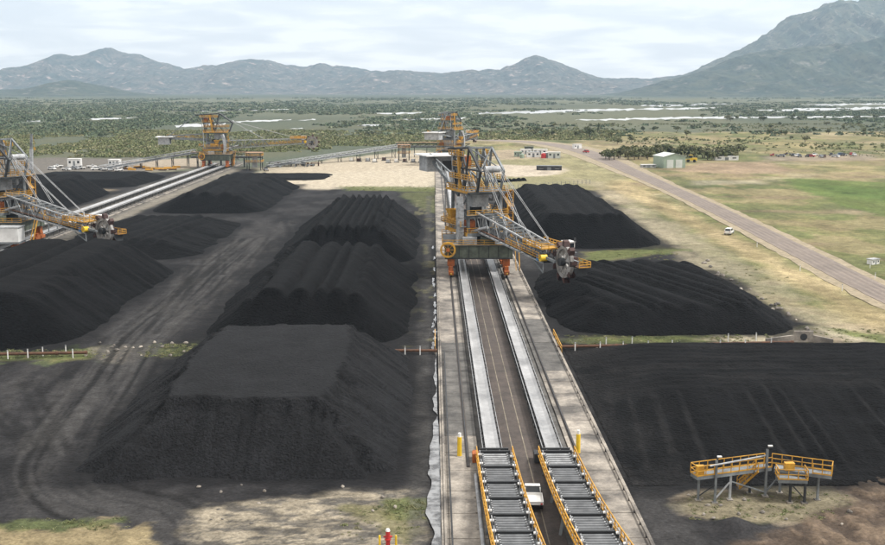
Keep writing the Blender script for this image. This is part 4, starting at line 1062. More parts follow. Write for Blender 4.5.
    # operator cab
    cab = ob('cab', B().box(u0 - 5.6, u0 - 3.4, 3.4, 5.2, tip_z + .6, tip_z + 2.6).box(u0 - 5.8, u0 - 3.2, 3.3, 5.3, tip_z + 2.62, tip_z + 2.75), 'white', t)
    ob('cab_window', B().box(u0 - 3.4, u0 - 3.36, 3.55, 5.05, tip_z + 1.2, tip_z + 2.4), 'glass', cab)
    ob('cab_window', B().box(u0 - 5.4, u0 - 3.6, 3.36, 3.4, tip_z + 1.2, tip_z + 2.4), 'glass', cab)
    ob('cab_support', B().beam((u0 - 4.8, 1.6, tip_z), (u0 - 4.8, 4.6, tip_z + .5), .4).box(u0 - 5.9, u0 - 3, 1.6, 5.5, tip_z + .45, tip_z + .58), 'steel', t)
    ob('cab_light', B().box(u0 - 3.4, u0 - 3.1, 5.0, 5.3, tip_z + 2.76, tip_z + 3.5), 'steel_dark', t)
    # tripper (belt lift behind the machine)
    if loc[0] > -50:
        sx_ = -2.95 + 0
    else: sx_ = 4.0
    tr = MB()
    for dx in (-1.2, 1.2):
        tr.beam((sx_ + dx, 34, 1.6), (sx_ + dx, 12, 8.5), .2, .5); tr.beam((sx_ + dx, 12, 8.5), (sx_ + dx, 4, 9.3), .2, .5)
        for yy, hh in ((18, 6.6), (25, 4.4), (12, 8.4)): tr.beam((sx_ + dx, yy, .4), (sx_ + dx, yy, hh), .25)
    ob('tripper', tr, 'steel', t)
    ob('tripper_belt', MB().add([(sx_ - 1, 36, 1.66), (sx_ + 1, 36, 1.66), (sx_ + 1, 12, 8.8), (sx_ - 1, 12, 8.8), (sx_ + 1, 4, 9.6), (sx_ - 1, 4, 9.6)], [(0, 1, 2, 3), (3, 2, 4, 5)]), 'belt', t)
    ob('tripper_handrail', MB().rail([(sx_ - 1.4, 34, 1.7), (sx_ - 1.4, 12, 8.6)], 1.1, 2.5, .06), 'yellow', t)
    return t

reclaimer('main yellow and grey bucket wheel reclaimer standing over the twin belts', (10.2, 243, 0.3), (0.352, -0.936), 41, 8.8, 24.6)
LR = reclaimer('left bucket wheel reclaimer cut by the picture edge, boom over black coal', (-115, 284, 0.3), (0.809, -0.588), 41, 7.6, 20.0)
eh = ob('electrical_house', MB().box(3.5, 9.3, -15, -10.5, 3.0, 6.6), 'white', LR)
ob('electrical_roof', MB().box(3.3, 9.5, -15.2, -10.3, 6.61, 6.8), 'steel_light', eh); ob('electrical_frame', MB().box(3.3, 9.5, -15, -10.5, 2.5, 2.98).box(4, 4.5, -10.5, -8.6, 2.6, 5).box(8, 8.5, -10.5, -8.6, 2.6, 5), 'steel', LR)
reclaimer('far left reclaimer with level boom stretched right and yellow arm to the left', (-115, 572, 0.3), (0.995, 0.1), 50, 13.5, 15.5, detail=False, cw_len=27)
reclaimer('farthest reclaimer seen above the main one, its boom turned away', (10.2, 610, 0.3), (0.40, 0.917), 41, 14.0, 17.0, detail=False)

# ------------------------------------------------------------------ PIPES across the rows with marker posts
def cross_pipe(a, b, label_):
    A, B_ = G(*a), G(*b)
    t = thing('drain_pipe', label_, 'pipe', A)
    d = B_ - A; n = int(d.length / 6)
    ob('pipe', MB().tube((0, 0, .55), (d.x, d.y, .55), .24, n=10), 'rust', t)
    sup = MB().box(-.15, .15, -.3, .3, -.1, .35).mesh('pipe_support'); sup.materials.append(M['concrete'])
    jo = MB().tube((-.2, 0, 0), (.2, 0, 0), .31, n=10).mesh('pipe_flange'); jo.materials.append(M['rust'])
    for k in range(n + 1):
        o = link(bpy.data.objects.new('pipe_support', sup)); o.parent = t; o.location = d * (k / n)
        o = link(bpy.data.objects.new('pipe_flange', jo)); o.parent = t; o.location = d * (min(k + .5, n) / n) + Vector((0, 0, .55))
    return t
cross_pipe((557, 350), (792, 345.5), 'rust brown pipe on white posts between the two right coal piles')
cross_pipe((374, 354), (436, 354), 'short rust brown pipe beside the conveyor berm, behind the nearest pile')
cross_pipe((-30, 358), (86, 356), 'rust brown pipe across the grass strip at the left edge')
pm = MB().tube((0, 0, 0), (0, 0, 1.25), .09, n=8).mesh('post'); pm.materials.append(M['white'])
cm_ = MB().tube((0, 0, 1.25), (0, 0, 1.45), .11, n=8).mesh('cap'); cm_.materials.append(M['steel_light'])
def marker(p, label_, group):
    t = thing('marker_post', label_, 'post', p, 0, group)
    for nm, me_ in (('shaft', pm), ('cap', cm_)):
        o = link(bpy.data.objects.new(nm, me_)); o.parent = t
for px_, py_ in ((575, 351), (600, 350.5), (606, 346), (623, 350), (632, 345), (648, 349.5), (672, 349), (720, 348.5), (745, 348), (728, 342), (771, 347), (756, 341)): marker(G(px_, py_), 'white marker post beside the rust pipe on the right', 'marker posts along the right pipe')
for px_, py_ in ((380, 356), (388, 355), (405, 355), (420, 355)): marker(G(px_, py_), 'white marker post beside the short rust pipe', 'marker posts by the short pipe')
for px_, py_ in ((8, 359), (28, 358), (43, 356), (73, 358), (66, 354)): marker(G(px_, py_), 'white marker post in the grass strip at the left edge', 'marker posts in the left grass strip')
for px_, py_ in ((800, 271), (757, 247), (842, 291), (875, 279), (870, 268)): marker(G(px_, py_, .2), 'white guide post on the road verge', 'guide posts along the road')
for xx, lab in ((20.6, 'short yellow handrail where the pipe meets the right apron'), (0.3, 'short yellow handrail where the pipe meets the left apron')):
    t = thing('crossing_rail', lab, 'handrail', (xx, 171.5, .1))
    for k in range(5): ob('post', MB().box(-.05, .05, -.05, .05, 0, 1.1), 'yellow', t).location = (.0, -6 + 3 * k, 0)
    ob('top_rail', MB().box(-.05, .05, -6, 6, 1.11, 1.21), 'yellow', t); ob('mid_rail', MB().box(-.04, .04, -6, 6, .55, .63), 'yellow', t)
# headwall and rubble at the right end of the pipe
hw_ = thing('culvert_headwall', 'pale concrete culvert headwall at the right end of the pipe', 'headwall', G(803, 342))
ob('wall', MB().box(-1.6, 1.6, -.2, .2, 0, 1.9), 'concrete', hw_); ob('wing', MB().beam((-1.6, 0, .6), (-6.5, -.8, .2), .4, 1.2), 'concrete', hw_); ob('wing', MB().beam((1.6, 0, .6), (4.5, -1.4, .2), .4, 1.2), 'concrete', hw_)
ob('opening_shade', MB().tube((0, -.24, .9), (0, -.21, .9), .6, n=16), 'steel_dark', hw_)  # solid dark disc, painted shade of the culvert mouth
rs = random.Random(9)
def rock(p, s, lab, grp, m='concrete'):
    vs = []; n = 7
    for lv, (r, z) in enumerate(((.9, -.1), (1.0, .35), (.55, .75))):
        for k in range(n):
            a = 2 * math.pi * k / n + lv * .3; q = r * rs.uniform(.75, 1.15)
            vs.append((q * s * math.cos(a), q * s * .7 * math.sin(a), z * s * rs.uniform(.8, 1.1)))
    fs = [(l * n + k, l * n + (k + 1) % n, (l + 1) * n + (k + 1) % n, (l + 1) * n + k) for l in range(2) for k in range(n)] + [tuple(2 * n + k for k in range(n))]
    o = ob('rock', MB().add(vs, fs), m); o.location = p; o.rotation_euler = (0, 0, rs.uniform(0, 6)); tag(o, lab, 'rock', grp)
for k in range(26):
    rock(G(778 + rs.uniform(0, 60), 346.5 + k * .35 + rs.uniform(-1, 1)), rs.uniform(.25, .7), 'pale broken rock on the bank by the culvert', 'rocks by the culvert', 'white' if k % 2 else 'concrete')
for k in range(22):
    f = rs.random(); rock(G(700 + 110 * f + rs.uniform(-4, 4), 262 + 66 * f + rs.uniform(-4, 4)), rs.uniform(.3, .8), 'pale rock in the rubble strip between coal and road', 'rocks beside the road verge')
for k in range(16):
    rock(G(rs.uniform(100, 210), rs.uniform(343, 358)), rs.uniform(.2, .5), 'pale rock in the grass strip behind the haul lane', 'rocks in the left grass strip')
for k in range(14):
    rock(G(rs.uniform(190, 400), rs.uniform(484, 530)), rs.uniform(.12, .3), 'small pale stone in the sand in front of the nearest pile', 'stones in the foreground sand')
for k in range(14):
    rock(G(rs.uniform(670, 860), rs.uniform(492, 530)), rs.uniform(.12, .35), 'small pale stone around the yellow railed platform', 'stones around the platform')

# ------------------------------------------------------------------ YELLOW BOLLARDS and hydrant
for (px_, py_), lab in (((459.5, 456), 'tall yellow marker column on the left apron'), ((578, 453), 'tall yellow marker column on the right apron')):
    t = thing('marker_column', lab, 'bollard', G(px_, py_, .28))
    ob('shaft', MB().tube((0, 0, .04), (0, 0, 2.3), .27, .25, n=16), 'yellow_bright', t)
    ob('base', MB().tube((0, 0, 0), (0, 0, .04), .45, n=16), 'concrete', t)
    ob('cap', MB().tube((0, 0, 2.3), (0, 0, 2.75), .2, .17, n=16), 'white', t)
b0 = G(388, 549)
t = thing('fire_hydrant', 'red hydrant column with white top at the bottom edge', 'hydrant', b0)
ob('column', MB().tube((0, 0, 0), (0, 0, 1.75), .2, n=14), 'red', t); ob('bonnet', MB().tube((0, 0, 1.75), (0, 0, 1.95), .22, .16, n=14), 'white', t)
ob('outlet', MB().tube((-.4, 0, 1.2), (.4, 0, 1.2), .1, n=10), 'red', t); ob('flange', MB().tube((0, 0, .9), (0, 0, 1.0), .3, n=14), 'red', t)
for dx, lab in ((-.75, 'yellow guard post left of the red hydrant'), (.75, 'yellow guard post right of the red hydrant')):
    t = thing('guard_post', lab, 'post', b0 + Vector((dx, -.2, 0)))
    ob('shaft', MB().tube((0, 0, 0), (0, 0, 1.35), .1, n=12), 'yellow_bright', t); ob('cap', MB().tube((0, 0, 1.35), (0, 0, 1.42), .1, .05, n=12), 'yellow_bright', t)

# ------------------------------------------------------------------ VEHICLES
def vehicle(label_, p, rz, body='white', kind='ute', group=None, detail=True, name=None):
    names = {'ute': 'utility_truck', 'car': 'parked_car', 'truck': 'flatbed_truck'}
    t = thing(name or names[kind], label_, 'truck' if kind != 'car' else 'car', p, rz, group)
    Lh = 2.6
    hood = MB().add([(-.9, Lh - 1.2, .45), (.9, Lh - 1.2, .45), (.85, Lh, .45), (-.85, Lh, .45), (-.9, Lh - 1.2, 1.12), (.9, Lh - 1.2, 1.12), (.82, Lh, .95), (-.82, Lh, .95)],
                    [(0, 3, 2, 1), (4, 5, 6, 7), (0, 1, 5, 4), (1, 2, 6, 5), (2, 3, 7, 6), (3, 0, 4, 7)])
    yb = -2.4 if kind == 'car' else .05
    hood.box(-.9, .9, yb, Lh - 1.2, .45, 1.1)
    bo = ob('body', hood, body, t)
    c0 = -1.9 if kind == 'car' else .1
    g = MB().add([(-.86, c0, 1.1), (.86, c0, 1.1), (.86, 1.35, 1.1), (-.86, 1.35, 1.1), (-.72, c0 + .15, 1.72), (.72, c0 + .15, 1.72), (.72, .75, 1.72), (-.72, .75, 1.72)],
                 [(0, 1, 5, 4), (1, 2, 6, 5), (2, 3, 7, 6), (3, 0, 4, 7), (4, 5, 6, 7)])
    ob('window', g, 'glass', t)
    ob('roof', MB().box(-.76, .76, c0 + .1, .8, 1.721, 1.78), body, t)
    for sx in (-1, 1):
        ob('pillar', MB().beam((sx * .84, c0 + .03, 1.1), (sx * .73, c0 + .14, 1.73), .12), body, t)
        ob('pillar', MB().beam((sx * .84, 1.36, 1.1), (sx * .73, .77, 1.73), .07), body, t)
    if kind != 'car':
        tr = MB().box(-.95, .95, -2.5, -.05, .78, .88)
        for a in ((-.95, -.9, -2.5, -.05), (.9, .95, -2.5, -.05), (-.9, .9, -2.5, -2.45), (-.9, .9, -.12, -.06)): tr.box(a[0], a[1], a[2], a[3], .88, 1.15)
        ob('tray', tr, 'steel_light' if body != 'white' else 'white', t)
        ob('headboard', MB().path([(-.85, -.08, .9), (-.85, -.08, 1.8), (.85, -.08, 1.8), (.85, -.08, .9)], .07), 'steel_dark', t)
    wm = MB().tube((-.12, 0, 0), (.12, 0, 0), .38, n=14).mesh('tyre'); wm.materials.append(M['rubber'])
    rm = MB().tube((-.13, 0, 0), (.13, 0, 0), .2, n=10).mesh('rim'); rm.materials.append(M['steel_light'])
    for sx in (-1, 1):
        for yy in (-1.5, 1.6):
            o = link(bpy.data.objects.new('wheel', wm)); o.parent = t; o.location = (sx * .8, yy, .38)
            if detail: r_ = link(bpy.data.objects.new('rim', rm)); r_.parent = o; r_.location = (0, 0, 0)
    if detail:
        for sx in (-1, 1):
            ob('headlight', MB().box(sx * .65 - .15, sx * .65 + .15, Lh - .02, Lh + .03, .72, .9), 'white', t)
            ob('tail_light', MB().box(sx * .75 - .1, sx * .75 + .1, (-2.53 if kind != 'car' else -2.44), (-2.5 if kind != 'car' else -2.4), .82, .98), 'red', t)
        ob('bumper', MB().box(-.88, .88, Lh, Lh + .12, .4, .62), 'steel_dark', t)
    return t
vehicle('white tray utility truck on the service lane between the climbing conveyors', G(532.5, 503, .16), R(-2), 'white', 'ute')
vehicle('white car on the shoulder of the sealed road at the right', G(729, 234, .1), R(-28), 'white', 'car', name='car')
vehicle('red car on the far bend of the road', G(586, 152.5, .3), R(30), 'red', 'car', name='car')
lrs = random.Random(12)
cols = ['white', 'white', 'white', 'steel_light', 'white']
for k in range(11):
    vehicle('white work vehicle parked in the row beyond the left coal pile', G(52 + 7.6 * k + lrs.uniform(-2, 2), 169.5 + lrs.uniform(-2.2, 1.5)), lrs.uniform(0, 6.28), cols[k % 5], 'ute' if k % 3 else 'car', 'parked work vehicles far left', False)
def scrap(k): return ['white', 'steel_light', 'rust', 'steel_dark', 'white', 'blue', 'steel_dark', 'red'][k % 8]
for k in range(16):
    vehicle('%s old %s dumped in the scrap row on the right plain' % ({'white': 'white', 'steel_light': 'grey', 'rust': 'rusty brown', 'steel_dark': 'black', 'blue': 'blue', 'red': 'red'}[scrap(k + 1)], ['car', 'tray truck', 'car'][k % 3]), G(782 + 4.9 * k + lrs.uniform(-2, 2), 156.5 + lrs.uniform(-1.6, 1.4)), lrs.uniform(0, 6.28), scrap(k + 1), ['car', 'ute', 'car'][k % 3], 'scrap vehicles on the right plain', False)
vehicle('red vehicle at the left end of the scrap row', G(774, 156), R(80), 'red', 'ute')

# ------------------------------------------------------------------ SHEDS, huts, containers
def hut(name, label_, cat, p, rz, L_, D_, H_, wall, roof, ridge=0.0, openings=2, group=None):
    t = thing(name, label_, cat, p, rz, group)
    wv_ = MB().box(-L_ / 2, L_ / 2, -D_ / 2, D_ / 2, 0, H_)
    if ridge: wv_.add([(-L_ / 2, -D_ / 2, H_), (-L_ / 2, D_ / 2, H_), (-L_ / 2, 0, H_ + ridge), (L_ / 2, -D_ / 2, H_), (L_ / 2, D_ / 2, H_), (L_ / 2, 0, H_ + ridge)], [(0, 2, 1), (3, 4, 5)])
    ob('wall', wv_, wall, t)
    rf = MB(); o_ = .35
    if ridge:
        for s in (-1, 1):
            rf.add([(-L_ / 2 - o_, s * (D_ / 2 + o_), H_ - .05), (L_ / 2 + o_, s * (D_ / 2 + o_), H_ - .05), (L_ / 2 + o_, 0, H_ + ridge + .1), (-L_ / 2 - o_, 0, H_ + ridge + .1),
                    (-L_ / 2 - o_, s * (D_ / 2 + o_), H_ + .07), (L_ / 2 + o_, s * (D_ / 2 + o_), H_ + .07), (L_ / 2 + o_, 0, H_ + ridge + .22), (-L_ / 2 - o_, 0, H_ + ridge + .22)],
                   [(0, 1, 2, 3), (4, 5, 6, 7), (0, 1, 5, 4), (0, 3, 7, 4), (1, 2, 6, 5)])
    else: rf.box(-L_ / 2 - .15, L_ / 2 + .15, -D_ / 2 - .15, D_ / 2 + .15, H_ + .003, H_ + .15)
    ob('roof', rf, roof, t)
    dr_ = ob('door', MB().box(-L_ * .08, L_ * .08, -D_ / 2 - .06, -D_ / 2 + .01, 0, min(H_ * .75, 4.2)), 'steel', t)
    ob('handle', MB().box(L_ * .04, L_ * .06, -D_ / 2 - .1, -D_ / 2 - .06, 1.0, 1.1), 'steel_dark', dr_)
    for k in range(openings):
        u = (-.32 if k == 0 else .32) * L_
        wn = ob('window', MB().box(u - L_ * .08, u + L_ * .08, -D_ / 2 - .05, -D_ / 2 + .01, H_ * .45, H_ * .75), 'glass', t)
        ob('frame', MB().box(u - L_ * .09, u + L_ * .09, -D_ / 2 - .09, -D_ / 2 - .0, H_ * .42, H_ * .45), 'white', wn)
    return t
sh = hut('shed', 'pale green metal shed with gabled roof beside the grove', 'shed', G(669, 167), R(90 + 12), 13.5, 12.5, 6.0, 'green_sheet', 'roof_sheet', 1.6, 2)
rb = MB()
for k in range(11): rb.box(-6.80, -6.75, -5.8 + 1.15 * k, -5.7 + 1.15 * k, .1, 5.9)
ob('wall_rib', rb, 'green_sheet', sh)
ob('roller_door', MB().box(-6.86, -6.76, -4.4, -.7, 0, 4.4), 'roof_sheet', sh); ob('roller_door', MB().box(-6.86, -6.76, .7, 4.4, 0, 4.4), 'roof_sheet', sh)
for i, (px_, py_, L_, H_, c_, r_, lab) in enumerate([
    (518, 156.5, 5, 3, 'green_sheet', 'green_sheet', 'green container at the left of the far camp'), (526, 154, 7, 3, 'white', 'white', 'white hut at the back of the far camp'),
    (533, 157, 8, 3.2, 'white', 'steel_light', 'long white hut in the middle of the far camp'), (540, 154.5, 9, 3.4, 'white', 'white', 'large white hut behind the red tank in the far camp'),
    (547, 157.5, 5, 3, 'steel_light', 'white', 'grey hut beside the red tank in the far camp'), (554, 158, 7.5, 3.6, 'roof_sheet', 'white', 'pale grey container at the right end of the far camp'),
    (529, 151, 6, 3, 'steel_green', 'steel_green', 'dull green hut behind the far camp')]):
    hut('site_hut', lab, 'hut', G(px_, py_), R(random.uniform(-12, 12)), L_, 3.2, H_, c_, r_, .0, 2)
def tank(p, r, h, m, lab):
    t = thing('storage_tank', lab, 'tank', p); ob('shell', MB().tube((0, 0, 0), (0, 0, h), r, n=18), m, t); ob('lid', MB().tube((0, 0, h), (0, 0, h + .35), r * 1.02, .3, n=18), m, t)
    ob('ladder', MB().box(r, r + .06, -.25, .25, 0, h), 'steel', t)
tank(G(543.5, 158), 1.5, 2.6, 'red', 'small red tank in the far camp'); tank(G(522, 158), 1.3, 2.4, 'green_sheet', 'small green tank in the far camp')
hut('site_hut', 'pale small building standing right on the far road bend', 'hut', G(577, 148.5), R(20), 6, 3, 3, 'white', 'white', 0, 1)
hut('loading_shelter', 'low dark grey shelter in the grass beside the sand patch', 'shelter', G(549, 170), R(-5), 13, 4, 2.2, 'steel_dark', 'steel', 0, 2)
hut('site_hut', 'white hut among the parked vehicles far left', 'hut', G(75, 166.5), R(5), 7, 3.5, 4.2, 'white', 'white', 0, 2)
hut('site_hut', 'white box hut at the right of the parked vehicles far left', 'hut', G(115, 166.5), R(-5), 6, 3.5, 3.8, 'white', 'white', 0, 2)
hut('container', 'long pale container left of the green shed', 'container', G(648, 167.5), R(8), 8, 2.6, 1.6, 'steel_light', 'white', 0, 2)
hut('container', 'low white container right of the grove', 'container', G(726, 160), R(3), 14, 3, 2.2, 'white', 'white', 0, 2)
hut('container', 'white water trough container out in the grass at the right edge', 'container', G(873, 264), R(30), 2.6, 1.6, 1.2, 'white', 'steel_light', 0, 2)
# yellow loader by the shed
t = thing('wheel_loader', 'yellow wheel loader beside the green shed', 'loader', G(691, 162), R(70))
ob('body', MB().box(-1.2, 1.2, -3.2, .4, 1.0, 2.4), 'yellow_bright', t); ob('cab', MB().box(-.9, .9, -.6, 1.0, 2.4, 3.9), 'glass', t); ob('cab_roof', MB().box(-1, 1, -.7, 1.1, 3.9, 4.1), 'yellow_bright', t)
ob('bucket', MB().box(-1.5, 1.5, 3.4, 4.6, .4, 1.6), 'yellow', t); ob('lift_arm', MB().beam((-.7, .6, 1.8), (-.7, 3.6, 1.1), .35).beam((.7, .6, 1.8), (.7, 3.6, 1.1), .35), 'yellow_bright', t)
for sx in (-1, 1):
    for yy in (-2, 1.6): ob('wheel', MB().tube((sx * 1.0, yy, .8), (sx * 1.5, yy, .8), .8, n=14), 'rubber', t)
# black heaps along the fence beyond the right far pile
for k in range(8):
    p = G(491 + 4.6 * k, 182.5 - .25 * k); o_ = MB(); vs = []; n = 9
    for r, z in ((2.0, -.1), (1.3, .9), (.4, 1.4)):
        for a in range(n): vs.append((r * lrs.uniform(.8, 1.15) * math.cos(a * 6.283 / n), r * .8 * lrs.uniform(.8, 1.15) * math.sin(a * 6.283 / n), z * lrs.uniform(.85, 1.1)))
    o_.add(vs, [(l * n + a, l * n + (a + 1) % n, (l + 1) * n + (a + 1) % n, (l + 1) * n + a) for l in range(2) for a in range(n)] + [tuple(2 * n + a for a in range(n))])
    q = ob('coal_heap', o_, 'coal'); q.location = p; tag(q, 'small black heap in the row behind the main reclaimer', 'heap', 'row of small black heaps')
# fence beyond the far right pile
fa, fb = G(500, 190), G(590, 183.5)
t = thing('fence', 'low post and wire fence behind the right ridged pile', 'fence', fa)
dv_ = fb - fa
for k in range(22): ob('post', MB().box(-.08, .08, -.08, .08, 0, 1.8), 'steel', t).location = dv_ * (k / 21)
for z in (.6, 1.2, 1.7): ob('wire', MB().beam((0, 0, z), (dv_.x, dv_.y, z), .05), 'steel', t)

# ------------------------------------------------------------------ TRANSFER CONVEYORS across the far end
def gallery(label_, a, b, za, zb, wd=3.2, trim='steel_light', roof=None, posts=6):
    A, B_ = G(a[0], a[1]), G(b[0], b[1])
    t = thing('conveyor_gallery', label_, 'conveyor', A)
    d = B_ - A; d.z = 0; n = Vector((-d.y, d.x, 0)).normalized() * wd / 2
    def P_(f, s, dz): q = d * f + n * s; return (q.x, q.y, za + (zb - za) * f + dz)
    ob('deck', MB().beam(P_(0, 0, 0), P_(1, 0, 0), wd, .4), 'steel', t)
    ob('belt', MB().beam(P_(0, 0, .5), P_(1, 0, .5), wd * .55, .2), 'belt', t)
    for s in (-1, 1):
        tr = MB(); tr.beam(P_(0, s, 1.6), P_(1, s, 1.6), .25); tr.beam(P_(0, s, -.4), P_(1, s, -.4), .3)
        k_ = max(4, int(d.length / 5))
        for k in range(k_): tr.beam(P_(k / k_, s, -.4), P_((k + 1) / k_, s, 1.6), .14).beam(P_(k / k_, s, -.4), P_(k / k_, s, 1.6), .14)
        ob('side_truss', tr, trim, t)
    if roof: ob('roof', MB().beam(P_(0, 0, 2.6), P_(1, 0, 2.6), wd * 1.25, .25), roof, t)
    for k in range(posts):
        f = (k + .5) / posts; z = za + (zb - za) * f
        if z > 1.2:
            q0, q1 = P_(f, -.8, -.4), P_(f, .8, -.4)
            tb = MB().beam((q0[0], q0[1], 0), q0, .35).beam((q1[0], q1[1], 0), q1, .35)
            tb.beam((q0[0], q0[1], .2), q1, .15)
            ob('trestle', tb, 'steel_dark', t)
    return t
gallery('pale inclined conveyor gallery climbing right across the sand pad', (268, 167.5), (402, 157), .8, 6.5, posts=7)
gallery('pale inclined conveyor gallery climbing to the far left stacker', (100, 170), (196, 166), .6, 7.5, posts=6)
gallery('brown roofed conveyor gallery behind the far left stacker', (192, 167), (262, 167), 5.5, 5.5, trim='steel_dark', roof='brown_roof', posts=6)
gallery('brown roofed conveyor gallery behind the main reclaimer', (396, 157), (470, 157), 6.5, 6.5, trim='steel_dark', roof='brown_roof', posts=6)
def tower(label_, p, w_, d_, h_):
    t = thing('transfer_tower', label_, 'tower', p)
    for sx in (-1, 1):
        for sy in (-1, 1): ob('column', MB().box(sx * w_ / 2 - .2, sx * w_ / 2 + .2, sy * d_ / 2 - .2, sy * d_ / 2 + .2, 0, h_), 'steel_dark', t)
    for z in (h_ * .45, h_ * .8): ob('floor', MB().box(-w_ / 2 - .6, w_ / 2 + .6, -d_ / 2 - .6, d_ / 2 + .6, z, z + .2), 'steel', t); ob('handrail', MB().rail([(-w_ / 2 - .6, -d_ / 2 - .6, z + .2), (w_ / 2 + .6, -d_ / 2 - .6, z + .2), (w_ / 2 + .6, d_ / 2 + .6, z + .2)], 1.1, 1.5, .07), 'yellow', t)
    ob('roof', MB().box(-w_ / 2 - .8, w_ / 2 + .8, -d_ / 2 - .8, d_ / 2 + .8, h_, h_ + .2), 'brown_roof', t)
    ob('chute', MB().box(-1.2, 1.2, -1.2, 1.2, 1.5, h_ * .8), 'steel_light', t)
tower('steel transfer tower with yellow rails at the foot of the far left stacker', G(255, 170), 7, 6, 9)
tower('steel transfer tower left of the far reclaimer', G(404, 160), 6, 6, 9)
# drums, skips and plant scattered on the sand pad
for k in range(14):
    px_ = 274 + 3.2 * k + lrs.uniform(-1, 1); t = thing('steel_frame', 'small rusty steel frame lying on the far sand pad', 'frame', G(px_, 166 + lrs.uniform(-2, 1.2)), lrs.uniform(0, 3), 'steel frames on the sand pad')
    a = lrs.uniform(1.2, 2.8); h = lrs.uniform(.8, 2.0)
    ob('rail', MB().path([(-a, -.6, h), (a, -.6, h), (a, .6, h), (-a, .6, h), (-a, -.6, h)], .25), ['steel_dark', 'rust', 'steel'][k % 3], t)
    for sx in (-1, 1): ob('leg', MB().box(sx * a - .12, sx * a + .12, -.7, .7, 0, h), ['steel_dark', 'rust', 'steel'][k % 3], t)
for k in range(10):
    px_ = 352 + 7.6 * k + lrs.uniform(-2, 2); t = thing('equipment_skid', 'pale equipment skid parked under the rising gallery', 'equipment', G(px_, 161.5 + lrs.uniform(-1, 1.5)), lrs.uniform(-.4, .4), 'equipment skids under the gallery')
    ob('base', MB().box(-1.6, 1.6, -.8, .8, .1, .4), 'steel_dark', t); ob('housing', MB().box(-1.2, .6, -.7, .7, .41, 1.9), ['white', 'maroon', 'steel_light'][k % 3], t); ob('exhaust', MB().tube((1.0, 0, .4), (1.0, 0, 2.2), .15), 'steel_dark', t)
for k in range(12):
    px_ = 128 + 4.4 * k + lrs.uniform(-1, 1); t = thing('pipe_stack', 'yellow pipework bundle stored beyond the left conveyor', 'pipes', G(px_, 168.5 + lrs.uniform(-1, 2)), lrs.uniform(-.3, .3), 'pipe bundles beyond the left conveyor')
    for j in range(3): ob('pipe', MB().tube((-2, j * .5 - .5, .3), (2, j * .5 - .5, .3), .28), 'yellow' if k % 2 else 'rust', t)
    ob('pipe', MB().tube((-2, 0, .8), (2, 0, .8), .28), 'yellow', t)
vehicle('dark loader truck parked on the sand pad right of the far left stacker', G(266, 171), R(20), 'steel_dark', 'ute')
# mobile crane far left
t = thing('mobile_crane', 'mobile crane with tall grey boom standing upright at the far left', 'crane', G(32, 194))
ob('carrier', MB().box(-1.4, 1.4, -4.5, 4.5, .8, 1.8), 'red', t); ob('cab', MB().box(-1.2, .2, 2.2, 4.3, 1.8, 3.4), 'white', t); ob('counterweight', MB().box(-1.3, 1.3, -4.6, -2.6, 1.81, 3.6), 'maroon', t)
for sx in (-1, 1):
    for yy in (-3.4, -1.8, 1.8, 3.4): ob('wheel', MB().tube((sx * 1.1, yy, .7), (sx * 1.55, yy, .7), .7, n=12), 'rubber', t)
for sx in (-1, 1): ob('outrigger', MB().box(sx * 1.4 - .2 if sx < 0 else 1.4, -1.4 if sx < 0 else 3.4, -.3, .3, .4, .9).box(sx * 3.2 - .4, sx * 3.2 + .4, -.4, .4, 0, .4), 'yellow', t)
ob('boom_base', MB().beam((0, -.5, 1.9), (.3, .3, 10), 1.5), 'steel', t); ob('boom_section', MB().beam((.3, .3, 10), (.6, .8, 18), 1.15), 'steel_light', t); ob('boom_tip', MB().beam((.6, .8, 18), (.9, 1.2, 24), .8), 'steel', t)
ob('hook_block', MB().box(1.3, 1.9, 1.4, 1.8, 17.5, 18.6).tube((1.6, 1.6, 18.6), (1.2, 1.5, 24), .05), 'yellow', t)

# ------------------------------------------------------------------ YELLOW-RAILED PLATFORM, bottom right
base = G(762, 500)
t = thing('sampling_platform', 'raised steel platform with yellow handrails on grey legs in the sandy patch', 'platform', (base.x, base.y, 0))
def L2(px_, py_, z): g_ = G(px_, py_, z); return Vector((g_.x - base.x, g_.y - base.y, z))
DZ = 3.0
A0, A1 = L2(694, 475, DZ), L2(768, 465.5, DZ)
B1 = L2(832, 474, DZ)
def deck(a, b, wd, name='walkway'):
    d_ = (b - a).normalized(); n_ = Vector((-d_.y, d_.x, 0)) * wd / 2
    q = MB(); q.add([a - n_, b - n_, b + n_, a + n_] + [p_ - Vector((0, 0, .35)) for p_ in (a - n_, b - n_, b + n_, a + n_)], [(0, 1, 2, 3), (7, 6, 5, 4), (0, 4, 5, 1), (1, 5, 6, 2), (2, 6, 7, 3), (3, 7, 4, 0)])
    ob(name, q, 'steel', t); return n_
PS = set()
def railing(pts, m='yellow'):
    h = ob('handrail', MB().rail(pts, 1.1, 9, .035, posts=False), m, t)
    post = MB().box(-.04, .04, -.04, .04, 0, 1.12)
    for a, b in zip(pts[:-1], pts[1:]):
        a, b = Vector(a), Vector(b); n_ = max(1, round((b - a).length / 1.0))
        for k in range(n_ + 1):
            q_ = a.lerp(b, k / n_); key = (round(q_.x, 1), round(q_.y, 1), round(q_.z, 1))
            if key in PS: continue
            PS.add(key); o_ = ob('post', post, m, h); o_.location = q_
n_ = deck(A0, A1, 1.3); railing([A0 + n_, A1 + n_]); railing([A1 - n_, A0 - n_, A0 + n_])
n2 = deck(A1 + (B1 - A1).normalized() * .7, B1, 1.5); railing([A1 + n2 + (B1 - A1).normalized() * .3, B1 + n2, B1 - n2]); railing([A1 - n2 + (B1 - A1).normalized() * 4.5, B1 - n2])
C0, C1 = L2(777, 477, DZ - .5), L2(806, 478, DZ - .5)
